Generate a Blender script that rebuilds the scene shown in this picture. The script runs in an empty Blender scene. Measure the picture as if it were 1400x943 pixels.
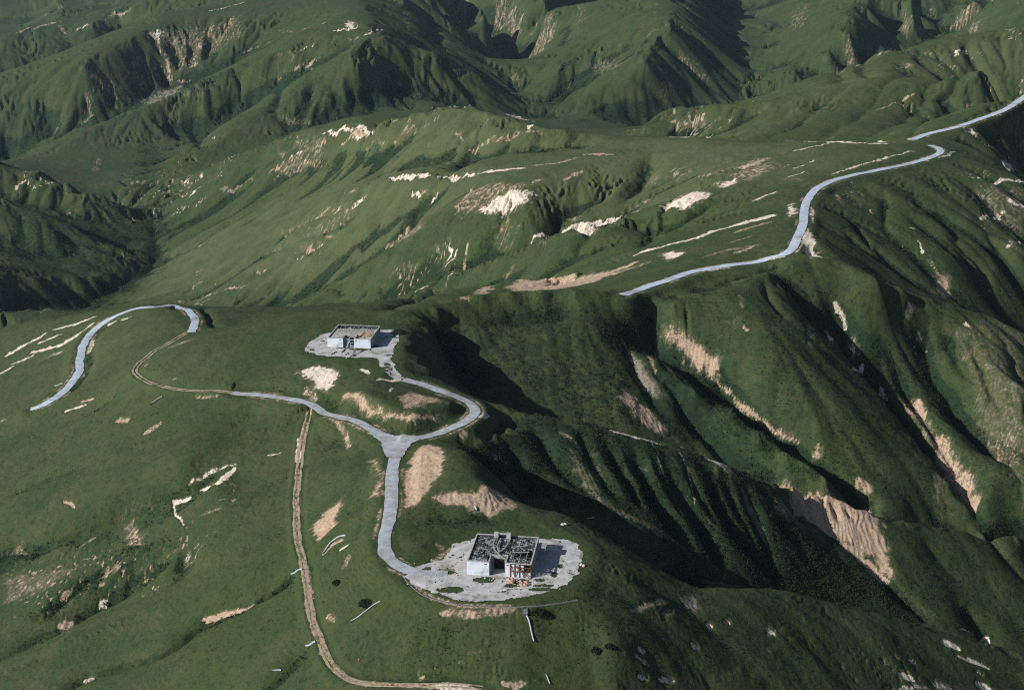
import bpy, math, random
import numpy as np

# ------------------------------------------------------------------ survey camera
F = 1944.0                       # focal length in photo pixels (50 mm on a 36 mm frame, 1400 px wide)
PITCH = math.radians(18.5)
CP, SP = math.cos(PITCH), math.sin(PITCH)
CAMZ = 174.0
RES = 1.0                        # grid density

def ray(px, py):
    a = (np.asarray(px, float) - 700.0) / F
    b = (np.asarray(py, float) - 471.5) / F
    return a, CP - b * SP, -(SP + b * CP)

def pz(px, py, z):
    dx, dy, dz = ray(px, py)
    t = (z - CAMZ) / dz
    return dx * t, dy * t, z

# ------------------------------------------------------------------ ridge and valley lines of the terrain
# each line: softness (m), points (px, py, elevation)
LINES = [
 # near site platform
 (3, [(600,790,-2),(640,812,-2),(710,822,-2),(770,805,-2),(800,760,-2),(780,735,-2),(700,725,-2),(640,745,-2),(600,790,-2)]),
 (3, [(650,775,-2),(710,775,-2),(770,770,-2)]),
 (2, [(560,802,-2.6),(630,829,-2.5),(720,830,-2.5),(800,817,-3),(870,793,-6)]),
 (4, [(400,943,-22),(500,943,-17),(600,943,-15),(700,943,-14),(850,943,-17),(1000,943,-27),(1200,943,-42),(1400,943,-60)]),
 (3, [(560,880,-9),(700,885,-8),(850,880,-10),(950,880,-18)]),
 # road spine, junction and far platform
 (3, [(525,775,-2),(525,750,-2),(535,680,-1),(540,620,0),(540,600,0)]),
 (3, [(540,600,0),(480,575,0),(430,553,-1),(360,542,-2.5),(300,540,-4),(230,530,-7),(190,517,-9),(182,505,-9.5),(210,485,-9),(250,455,-9.5),(265,445,-10)]),
 (3, [(540,600,0),(590,592,0),(640,575,.5),(648,560,1),(625,545,2),(590,530,4),(545,517,5)]),
 (3, [(420,472,6),(440,485,6),(490,488,6),(540,480,6),(552,460,6),(530,440,6),(470,437,6),(430,452,6)]),
 (3, [(480,465,6),(520,470,6)]),
 (2, [(470,543,6),(520,558,5.2),(570,565,4.6),(600,552,4.6),(560,538,5.6),(500,522,6)]),
 (2, [(600,610,2.6),(640,618,3.6),(640,650,3.4),(670,668,2),(610,668,2),(590,635,2.6)]),
 (2, [(570,720,-2),(640,712,-2.2),(700,705,-2.5)]),
 # west slope of the site ridge
 (3, [(415,565,-3),(410,600,-6),(405,650,-11),(405,700,-14),(412,760,-15),(425,800,-14.5),(435,860,-15),(460,920,-16),(560,937,-16),(640,941,-14.5)]),
 (3, [(470,700,-7.5),(470,650,-4.5),(470,800,-9),(490,850,-10)]),
 (5, [(300,600,-10),(250,600,-12),(200,600,-16),(100,600,-26),(0,610,-38)]),
 (5, [(300,650,-14),(330,720,-20),(300,560,-7)]),
 (4, [(45,560,-30),(90,525,-28),(108,490,-26),(115,465,-25),(140,440,-23),(180,424,-18),(230,420,-15),(258,430,-12),(265,445,-10)]),
 (4, [(200,450,-13),(160,480,-16),(150,540,-18)]),
 (4, [(0,520,-39),(60,480,-32)]),
 (3, [(150,685,-28),(0,705,-42),(250,640,-15)]),
 (1.5, [(320,640,-14),(250,673,-22),(150,718,-35),(70,757,-44),(0,775,-52)]),
 (2, [(270,755,-28),(200,765,-34),(130,790,-42),(60,830,-50),(0,860,-57)]),
 (1.5, [(260,775,-33),(170,800,-42),(90,840,-50),(0,900,-58)]),
 (3, [(340,790,-22),(250,815,-31),(150,860,-42),(0,930,-56)]),
 (1.5, [(400,785,-17),(340,822,-25),(250,855,-34),(130,912,-46),(60,943,-52)]),
 (3, [(300,890,-28),(200,943,-39),(300,943,-32)]),
 # ridge edge above the first ravine
 (1.2, [(600,428,4),(588,445,3.5),(580,460,3),(577,490,3),(600,518,2),(650,541,-.5),(690,553,-2),(715,563,-4)], (0.55,5,14)),
 (2, [(608,492,-14),(650,545,-20),(720,625,-34),(800,650,-41),(880,668,-46),(950,688,-52),(1040,705,-57),(1150,715,-63),(1230,731,-68),(1330,759,-82),(1450,790,-98)]),
 (3, [(650,470,-7),(700,500,-14),(720,550,-23),(800,575,-29)]),
 (3, [(600,420,4.5),(700,430,-1.5),(760,425,-1),(700,465,-7.5),(800,450,-5),(800,500,-15),(850,540,-23)]),
 # spur with the scarp
 (.8, [(715,563,-4),(740,565,-5.5),(790,573,-8),(860,592,-12),(920,605,-16.5),(990,632,-24),(1040,655,-31),(1085,662,-37),(1130,672,-42),(1190,695,-49),(1210,705,-52),(1260,712,-57),(1320,725,-64),(1400,740,-73),(1500,765,-84),(1620,800,-95)], (0.8,7,20)),
 (1.5, [(715,565,-4),(695,582,-4),(660,598,-2.5),(640,612,-1.5)], (0.55,5,14)),
 (2, [(665,640,-10),(700,680,-17),(785,735,-26),(870,775,-36),(955,812,-48),(1050,832,-57),(1150,850,-65),(1260,872,-75),(1400,908,-88),(1550,945,-104)]),
 (1.5, [(690,660,-5),(720,690,-4),(780,705,-5),(830,728,-7),(890,768,-10),(950,800,-15),(1000,802,-18)], (0.6,6,16)),
 (2, [(1000,800,-18),(1080,808,-25),(1180,832,-34),(1240,848,-40),(1300,866,-46),(1400,893,-55),(1500,925,-65)], (0.6,7,20)),
 (1, [(1085,700,-46),(1140,728,-53),(1180,760,-59),(1240,815,-68),(1290,855,-76)]),
 (3, [(780,690,-21),(860,735,-29),(950,785,-40),(1040,800,-48),(1120,825,-57)]),
 (2, [(1280,760,-65),(1350,800,-75)]),
 # main crest and the saddle
 (1.6, [(330,441,-6),(420,428,1),(500,420,4),(580,413,5),(700,402,6),(785,398,6),(830,402,4),(870,407,2),(920,409,2),(960,400,2),(1020,382,4),(1080,362,6),(1112,350,8)], (0.3,14,40)),
 (4, [(870,401,1),(960,370,2),(1040,355,4),(1085,344,7),(1090,320,9),(1100,290,10),(1110,268,11),(1140,250,12),(1200,234,12),(1270,216,13),(1287,207,13),(1262,197,12.5),(1250,191,12),(1300,175,15),(1350,158,19),(1400,132,24),(1450,105,30),(1550,60,40)]),
 (4, [(1310,167,17),(1350,150,21),(1400,122,28),(1450,95,35)]), (3, [(1350,165,16),(1400,143,20)]),
 # east side: gullies and spurs
 (2, [(1150,345,2.5),(1200,375,-8),(1262,398,-20),(1330,430,-34),(1400,462,-50),(1500,560,-90)]),
 (2.5, [(1112,350,8),(1135,358,6),(1200,384,0)]), (1.5, [(1200,384,0),(1270,407,-12),(1305,416,-16),(1350,430,-22),(1400,455,-30),(1500,520,-60)], (0.4,10,25)), (3, [(1118,330,8),(1130,338,6)]),
 (5, [(1170,270,7),(1250,300,0),(1300,350,-12),(1200,310,0)]),
 (5, [(1350,260,2),(1400,250,0),(1400,350,-20),(1350,300,-8)]),
 (2, [(1330,178,14),(1370,205,-1),(1400,228,-14),(1480,280,-45)]),
 (3, [(1400,192,-22),(1360,188,-6),(1480,240,-60)]),
 (1.2, [(1080,400,-2),(1110,440,-13),(1175,505,-30),(1250,595,-48),(1300,655,-59),(1345,720,-71),(1390,770,-82)], (0.45,7,16)),
 (1.5, [(1120,405,-6),(1140,440,-17),(1190,505,-33.5),(1265,598,-51),(1355,720,-73),(1420,790,-86)]),
 (2, [(1225,490,-25),(1275,560,-43.5),(1330,640,-57),(1390,730,-69)]),
 (1.5, [(1225,440,-18),(1262,475,-30),(1300,555,-47),(1375,635,-62),(1430,700,-78)]),
 (3, [(1330,500,-33),(1400,530,-38),(1400,590,-49),(1400,680,-60),(1480,650,-80)]),
 (1.2, [(890,452,-12),(930,508,-25),(985,545,-32),(1040,590,-40.5),(1120,645,-50.5),(1200,693,-59)]),
 (1.2, [(905,490,-17),(950,535,-25),(1000,558,-29.5),(1075,620,-41),(1130,655,-47),(1190,690,-53.5)]),
 (1.2, [(870,470,-15),(900,515,-24.5),(950,575,-36),(1020,627,-46),(1060,652,-50)]),
 (4, [(1000,420,-1.5),(1050,500,-19),(1120,580,-36.5),(1200,650,-53),(1260,720,-66.5)]),
 # west flank: long lit slopes
 (3, [(1262,193,13),(1190,195,15),(1130,193,13),(1020,194,8),(940,187,3),(860,186,0),(770,178,2),(700,160,5),(645,145,7),(600,148,3),(520,165,-12),(480,180,-25),(400,183,-46),(330,208,-72),(260,242,-98),(205,280,-118)], (0.38,30,80)),
 (6, [(940,183,-24),(1020,187,-12),(1100,188,-7),(1200,187,1)]),
 (4, [(850,183,-92),(740,160,-97),(590,147,-70),(430,178,-83),(330,205,-94),(250,245,-107),(205,283,-121),(215,355,-131),(150,395,-138),(115,418,-142),(60,432,-141),(-120,470,-145)]),
 (3, [(850,186,-28),(930,141,-8),(1000,143,0),(1040,140,3),(1100,118,10),(1200,80,22),(1290,50,32),(1400,35,42),(1500,20,48)], (0.35,40,100)),
 (6, [(1100,155,0),(1250,120,15),(1350,100,26)]),
 (6, [(880,165,-104),(1010,140,-95),(1100,115,-78),(1200,78,-60),(1290,48,-48),(1400,33,-40),(1500,20,-34)]),
 (3, [(860,190,-1),(800,212,-4),(720,230,-9),(660,236,-14),(600,240,-20),(530,245,-30),(450,270,-56),(380,300,-80),(300,335,-104),(235,358,-124)]),
 (3, [(780,200,-6),(700,212,-12),(640,217,-19),(540,228,-35),(440,252,-63),(330,287,-97),(250,312,-119)]),
 (4, [(650,165,2),(560,190,-18),(470,215,-45),(390,245,-73),(300,275,-100)]),
 (3, [(1130,225,13),(1030,245,8),(930,280,-2),(850,298,-10),(735,326,-22),(650,362,-39),(580,395,-56),(520,412,-72)]),
 (3, [(960,235,2),(900,252,-8),(800,290,-22),(720,310,-27),(650,332,-39),(620,365,-49),(540,415,-79)]),
 (3, [(687,268,-15),(625,300,-30),(567,318,-42),(525,342,-55),(450,392,-84),(380,425,-103)]),
 (2, [(600,262,-29),(570,282,-40),(540,335,-61),(505,365,-75),(440,395,-97),(380,415,-111)]),
 (4, [(500,290,-50),(450,320,-70),(350,370,-100),(270,400,-120)]),
 (3, [(1060,292,8),(950,320,0),(870,345,-7),(800,370,-16),(700,385,-33),(600,402,-49)]),
 (2, [(980,285,1),(870,312,-15),(800,337,-28),(720,362,-44),(640,390,-63)]),
 (4, [(780,385,-22),(700,392,-41),(600,405,-57),(450,418,-96),(330,432,-115),(200,412,-129)]),
 # far knoll on the left with the old road
 (2.5, [(330,441,-6),(300,440,-10),(270,425,-14),(210,416,-17),(130,425,-24),(60,436,-31),(0,450,-37),(-100,480,-48),(-220,520,-58)], (0.3,14,40)),
 # shadowed hills on the left
 (4, [(-250,150,-62),(-120,185,-70),(0,220,-81),(60,235,-90),(120,265,-101),(195,289,-119)], (0.4,25,70)),
 (4, [(-250,220,-78),(-120,240,-80),(0,270,-86),(60,290,-98),(130,322,-114),(212,353,-128)], (0.35,25,60)),
 (4, [(-150,390,-102),(0,390,-118),(100,383,-128),(170,372,-131)]),
 (4, [(-200,300,-95),(0,340,-115),(90,350,-122)]),
 (4, [(0,280,-109),(100,297,-116)]),
 (3, [(0,425,-128),(70,422,-134)]),
 # far ranges
 (4, [(480,-70,24),(490,-35,16),(495,0,8),(505,20,2),(525,42,-6),(530,55,-10),(490,88,-28),(420,102,-42),(395,117,-52),(350,142,-68),(300,180,-84),(232,232,-104),(205,278,-117)]),
 (4, [(525,42,-6),(600,72,-26),(680,107,-62),(722,138,-88)], (0.4,30,80)),
 (4, [(500,34,0),(440,55,-14),(400,70,-26),(350,90,-42),(237,137,-75),(170,152,-86),(107,175,-100),(12,217,-128),(-60,240,-140)]),
 (6, [(500,125,-56),(560,115,-54.5),(630,112,-56)]),
 (3, [(420,88,-38),(330,130,-72),(260,175,-103),(215,225,-117)]),
 (4, [(420,10,0),(330,0,0),(220,20,-14),(185,55,-32),(115,87,-50),(60,95,-60),(0,115,-76),(-80,140,-92),(-200,160,-110)]),
 (3, [(0,210,-140),(100,200,-125),(170,168,-108),(200,130,-90),(240,112,-78),(320,85,-58)]),
 (4, [(-100,45,-70),(0,32,-60),(60,30,-54),(130,27,-46),(180,15,-36),(215,0,-28)]),
 (3, [(0,105,-110),(50,100,-102),(110,82,-92),(170,50,-74)]),
 (8, [(-100,5,-100),(0,0,-95),(150,0,-80),(80,10,-90)]),
 (3, [(965,-90,26),(948,-40,16),(932,0,4),(920,35,-12),(897,52,-24),(885,85,-43),(850,110,-62),(805,135,-80),(750,163,-98)]),
 (3, [(945,-80,22),(918,-40,14),(890,0,4),(855,25,-14),(800,65,-44),(770,88,-60),(725,118,-84),(712,128,-94)]),
 (5, [(850,70,-44),(800,110,-73)]),
 (3, [(850,-40,-45),(825,-5,-52),(800,20,-62),(760,60,-84),(720,100,-100)]),
 (3, [(760,-70,12),(752,-35,2),(745,0,-10),(750,30,-34),(740,60,-58),(715,90,-82)]),
 (3, [(610,15,-50),(655,50,-76),(690,95,-98)]),
 (3, [(640,-70,14),(652,-35,4),(660,0,-6),(680,30,-36),(690,60,-62)]),
 (3, [(570,-70,14),(582,-35,4),(590,0,-6),(610,20,-34)]),
 (4, [(545,20,-36),(570,45,-66),(640,75,-86)]),
 (3, [(940,-40,-20),(960,0,-34),(985,30,-46),(1010,60,-57),(1040,97,-72),(1020,130,-90)]),
 (3, [(1225,-80,20),(1205,-35,9),(1190,0,0),(1175,20,-10),(1162,42,-22),(1135,67,-40),(1122,80,-50),(1050,112,-76),(1012,138,-94)]),
 (5, [(1080,40,-44),(1040,70,-66)]),
 (3, [(1200,40,-42),(1210,60,-58),(1260,45,-52)]),
 (4, [(1255,-70,16),(1248,-35,8),(1245,0,-3),(1250,30,-26)]),
 (4, [(1430,-60,26),(1400,0,8),(1330,5,-8),(1320,30,-28)]),
]
WORLD_PTS = [ # outside the frame: (x, y, z, softness)
 (0,250,-38,8),(-100,250,-80,8),(100,250,-64,8),(0,140,-95,8),(-200,200,-120,8),(200,250,-115,8),(260,400,-118,8),
 (-300,400,-95,10),(-340,620,-104,10),(-380,820,-116,10),(330,640,-118,10),(-480,1000,-108,10),(-580,1250,-80,10),(460,900,-90,10),
 (520,1300,30,10),(700,1700,-10,20),(-800,1700,-60,20),(-900,2200,-50,20),(0,2800,-20,40),(-600,2900,-60,40),
 (600,2700,10,40),(0,3600,-10,60),(-1200,3600,10,60),(1200,3600,40,60),(0,5500,30,80),(-2500,5500,60,80),(2500,5500,60,80),
 (1100,2500,30,40),(-1300,2600,-10,40),(-1800,4000,30,60),(1900,4300,60,60)]

def resample(pts, k=.022):
    w = np.array([pz(*p) for p in pts], float)
    out = [w[0]]
    for a, b in zip(w[:-1], w[1:]):
        L = math.hypot(*(b - a)[:2]); d = k * np.hypot(*a[:2])
        n = max(1, int(round(L / d)))
        for i in range(1, n + 1): out.append(a + (b - a) * i / n)
    return np.array(out)

def build_base():
    P, C = [], []
    back = []
    for soft, pts, *fall in LINES:
        r = resample(pts); P.append(r); C.append(np.full(len(r), float(soft)))
        if fall:                                     # a skyline crest: the ground falls away behind it
            drop, d1, d2 = fall[0]
            u = r[:, :2] / np.hypot(r[:, 0], r[:, 1])[:, None]
            for d in (d1, d2): back.append((np.column_stack([r[:, :2] + u * d, r[:, 2] - drop * d]), d))
    wp = np.array(WORLD_PTS, float)
    P.append(wp[:, :3]); C.append(wp[:, 3])
    P = np.vstack(P); C = np.concatenate(C)
    for q, d in back:
        far = np.array([np.hypot(P[:, 0] - a, P[:, 1] - b).min() > .6 * d for a, b in q[:, :2]])
        P = np.vstack([P, q[far]]); C = np.concatenate([C, np.full(far.sum(), 2.5)])
    # merge near-duplicates (keep the first)
    keep = []
    for i in range(len(P)):
        if keep:
            d = np.hypot(P[keep, 0] - P[i, 0], P[keep, 1] - P[i, 1])
            if d.min() < .006 * P[i, 1]: continue
        keep.append(i)
    P, C = P[keep], C[keep]
    n = len(P)
    S = 100.0
    xy = P[:, :2] / S; c = C / S
    r2 = ((xy[:, None] - xy[None]) ** 2).sum(-1)
    A = np.zeros((n + 3, n + 3))
    A[:n, :n] = np.sqrt(r2 + c[None] ** 2)
    A[:n, :n] -= np.eye(n) * .004 * 1.0         # slight smoothing
    A[:n, n] = 1; A[:n, n+1:] = xy; A[n, :n] = 1; A[n+1:, :n] = xy.T
    sol = np.linalg.solve(A, np.concatenate([P[:, 2], [0, 0, 0]]))
    print('terrain control points', n)
    return xy, c, sol, S

XY, CC, SOL, SC = build_base()
def base_h(x, y):
    sh = x.shape; q = np.stack([x.ravel(), y.ravel()], 1) / SC
    out = np.empty(len(q)); n = len(XY); w = SOL[:n].astype(np.float32)
    X32 = XY.astype(np.float32); c2 = (CC ** 2).astype(np.float32)
    for i in range(0, len(q), 20000):
        s = q[i:i+20000].astype(np.float32)
        d = (s[:, 0:1] - X32[None, :, 0]) ** 2
        d += (s[:, 1:2] - X32[None, :, 1]) ** 2
        d += c2
        np.sqrt(d, out=d)
        out[i:i+20000] = d @ w
    out += SOL[n] + q @ SOL[n+1:]
    return out.reshape(sh)

# ------------------------------------------------------------------ fan-shaped height grid
def axis_rows():
    def geo(a, b, n): return np.exp(np.linspace(math.log(a), math.log(b), n, endpoint=False))
    r = RES
    return np.concatenate([geo(150, 285, int(50*r)), geo(285, 720, int(650*r)), geo(720, 1450, int(430*r)),
                           geo(1450, 2500, int(260*r)), geo(2500, 6000, int(70*r)), [6000]])
def axis_cols():
    r = RES
    return np.concatenate([np.linspace(-.85, -.45, int(80*r), endpoint=False), np.linspace(-.45, .45, int(1100*r), endpoint=False),
                           np.linspace(.45, .85, int(80*r) + 1)])
YR, SR = axis_rows(), axis_cols()
NR, NC = len(YR), len(SR)
GX = SR[None, :] * YR[:, None]; GY = np.repeat(YR[:, None], NC, 1)

def upsample(A, ia, n):
    """Catmull-Rom along axis 0: A sampled at indices ia (uniform step), to 0..n-1"""
    k = ia[1] - ia[0]
    f = np.arange(n) / k; i = np.clip(f.astype(int), 0, len(ia) - 2); t = (f - i)[:, None]
    def g(j): return A[np.clip(j, 0, len(ia) - 1)]
    p0, p1, p2, p3 = g(i-1), g(i), g(i+1), g(i+2)
    return .5 * (2*p1 + (p2-p0)*t + (2*p0-5*p1+4*p2-p3)*t*t + (3*p1-p0-3*p2+p3)*t**3)

def coarse_eval(fn, k=3):
    """evaluate fn on every k-th row and column, then interpolate"""
    def ext(v):
        m = (len(v) - 1 + k - 1) // k * k
        idx = np.arange(0, m + 1, k)
        lin = np.where(idx < len(v), v[np.minimum(idx, len(v)-1)], v[-1] + (v[-1]-v[-2]) * (idx - len(v) + 1))
        return idx, lin
    iy, y = ext(YR); ix, s = ext(SR)
    A = fn(s[None, :] * y[:, None], np.repeat(y[:, None], len(s), 1))
    A = upsample(A, iy, NR)
    return upsample(A.T.copy(), ix, NC).T.copy()

def grad(h):
    hs = np.gradient(h, SR, axis=1); hy = np.gradient(h, YR, axis=0)
    gx = hs / GY
    return gx, hy - hs * SR[None, :] / GY

# ------------------------------------------------------------------ noise
def hsh(ix, iy, seed):
    h = (ix.astype(np.int64) * 374761393 + iy.astype(np.int64) * 668265263 + seed * 974634777) & 0xffffffff
    h = ((h ^ (h >> 13)) * 1274126177) & 0xffffffff
    return ((h ^ (h >> 16)) & 0xffff).astype(np.float32) / 65535.0
def vnoise(x, y, lam, seed):
    x = x / lam; y = y / lam
    ix = np.floor(x); iy = np.floor(y); fx = (x - ix).astype(np.float32); fy = (y - iy).astype(np.float32)
    ix = ix.astype(np.int64); iy = iy.astype(np.int64)
    fx = fx*fx*fx*(fx*(fx*6-15)+10); fy = fy*fy*fy*(fy*(fy*6-15)+10)
    a, b, c, d = hsh(ix, iy, seed), hsh(ix+1, iy, seed), hsh(ix, iy+1, seed), hsh(ix+1, iy+1, seed)
    return (a + (b-a)*fx) * (1-fy) + (c + (d-c)*fx) * fy
def fbm(x, y, lam, seed, n=4, g=.5):
    o = 0; a = 1; s = 0
    for i in range(n):
        o = o + a * vnoise(x + 17.3*i, y - 9.1*i, lam, seed + i); s += a; a *= g; lam *= .5
    return o / s
def sstep(a, b, x):
    t = np.clip((x - a) / (b - a), 0, 1); return t*t*(3-2*t)

def rills(x, y, gx, gy, lam, seed, freq=1.0):
    """stripe noise running down the slope: returns -1 (gully) .. 1 (rib)"""
    m = np.sqrt(gx*gx + gy*gy) + 1e-6
    sx, sy = (-gy / m).astype(np.float32), (gx / m).astype(np.float32)
    px = x / lam; py = y / lam
    ix = np.floor(px).astype(np.int64); iy = np.floor(py).astype(np.int64)
    C = np.zeros(x.shape, np.float32); S = np.zeros(x.shape, np.float32); W = np.zeros(x.shape, np.float32)
    for dx in (-1, 0, 1):
        for dy in (-1, 0, 1):
            cx, cy = ix + dx, iy + dy
            ox = (px - cx - hsh(cx, cy, seed)).astype(np.float32); oy = (py - cy - hsh(cx, cy, seed + 7)).astype(np.float32)
            w = np.exp(-2.2 * (ox*ox + oy*oy))
            w = np.maximum(w - .03, 0)
            ph = (ox*sx + oy*sy) * (6.2832 * freq) + hsh(cx, cy, seed + 13) * 1.5
            C += w * np.cos(ph); S += w * np.sin(ph); W += w
    mag = np.sqrt(C*C + S*S)
    return C / np.maximum(mag, .35 * W + 1e-6), mag / (W + 1e-6)

print('grid', NR, NC)
H = coarse_eval(base_h)
GRX = GRY = None
# side ridges of the ranges that only show their tops
rg = 0
for i_, lam in enumerate((420, 210, 105)):
    rg = rg + (1 - np.abs(2 * vnoise(GX + .35 * GY, GY - .2 * GX, lam, 91 + i_) - 1)) * (.55 ** i_)
H += (rg - .95) * 42 * sstep(1750, 2500, GY)
for lam, k, seed in [(160, .04, 3), (75, .06, 11), (34, .085, 21), (15, .06, 31), (6.5, .05, 41)]:
    if lam > 20:
        GRX, GRY = grad(H)                          # the fine rills all follow the fall line of the larger forms
    sl = np.hypot(GRX, GRY)
    fq = 1.0 if lam > 100 else (1.5 if lam > 20 else 2.2)
    r, mg = rills(GX, GY, GRX, GRY, lam * fq, seed, fq)
    nf = sstep(620, 800, GY); fade = sstep(.18, .55, sl) * (1 - nf) + sstep(.13, .42, sl) * nf
    rng = GY                                        # long waves only in the far ranges, the near forms are surveyed
    if lam >= 150: fade = fade * sstep(1200, 1700, rng)
    elif lam >= 70: fade = fade * (.45 * sstep(600, 850, rng) + .55 * sstep(1100, 1500, rng))
    elif lam >= 32: fade = fade * (.3 + 1.3 * sstep(600, 780, rng) - .5 * sstep(1250, 1600, rng))
    elif lam >= 12: fade = fade * (.4 + .4 * sstep(420, 600, rng) + 1.0 * sstep(650, 900, rng) - .2 * sstep(1250, 1600, rng))
    else: fade = fade * (.35 + .65 * sstep(420, 600, rng)); RILL = r.astype(np.float32)
    var = .3 + 1.4 * vnoise(GX, GY, lam * 3.5, seed + 5)
    # rounded ribs between sharp-bottomed gullies
    H = H + (lam * k) * fade * var * (np.sqrt((1.003 + np.clip(r, -1, 1)) / 2) - .85)
    del r, mg, fade, var
H += (fbm(GX, GY, 40, 77, 4) - .5) * 2.2 + (fbm(GX, GY, 5, 87, 3) - .5) * .6
# narrow streaks down the fall line, used where the turf is broken
jx = (fbm(GX, GY, 9, 53, 3) - .5) * 14; jy = (fbm(GX, GY, 9, 57, 3) - .5) * 14
sa, _ = rills(GX + jx * .5, GY + jy * .5, GRX, GRY, 1.7 * 3, 51, 3.0); sb, _ = rills(GX + jx, GY + jy, GRX, GRY, 3.8 * 3, 61, 3.0)
wv = sstep(520, 900, GY); STREAK = (sa * .35 * (1 - wv) + sb * wv).astype(np.float32); del sa, sb, wv


# ------------------------------------------------------------------ lookups on the grid
LY = YR
def sample(A, x, y):
    x = np.asarray(x, float); y = np.asarray(y, float)
    i = np.clip(np.searchsorted(YR, y) - 1, 0, NR - 2); s = x / y
    j = np.clip(np.searchsorted(SR, s) - 1, 0, NC - 2)
    v = np.clip((y - YR[i]) / (YR[i+1] - YR[i]), 0, 1); u = np.clip((s - SR[j]) / (SR[j+1] - SR[j]), 0, 1)
    return (A[i, j]*(1-u) + A[i, j+1]*u)*(1-v) + (A[i+1, j]*(1-u) + A[i+1, j+1]*u)*v

def at(px, py, A=None):
    """where the sight line through a photo pixel first meets the terrain"""
    A = H if A is None else A
    px = np.atleast_1d(np.asarray(px, float)); py = np.atleast_1d(np.asarray(py, float))
    dx, dy, dz = ray(px, py)
    T = np.exp(np.linspace(math.log(270), math.log(5500), 2600))
    X, Yv, Z = dx[:, None]*T, dy[:, None]*T, CAMZ + dz[:, None]*T
    below = Z < sample(A, X, Yv)
    k = np.where(below.any(1), below.argmax(1), len(T) - 1)
    k = np.maximum(k, 1); lo, hi = T[k-1], T[k]
    for _ in range(18):
        m = (lo + hi) / 2
        b = CAMZ + dz*m < sample(A, dx*m, dy*m)
        hi = np.where(b, m, hi); lo = np.where(b, lo, m)
    x, y = dx*hi, dy*hi
    return np.stack([x, y, sample(A, x, y)], 1)

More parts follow.
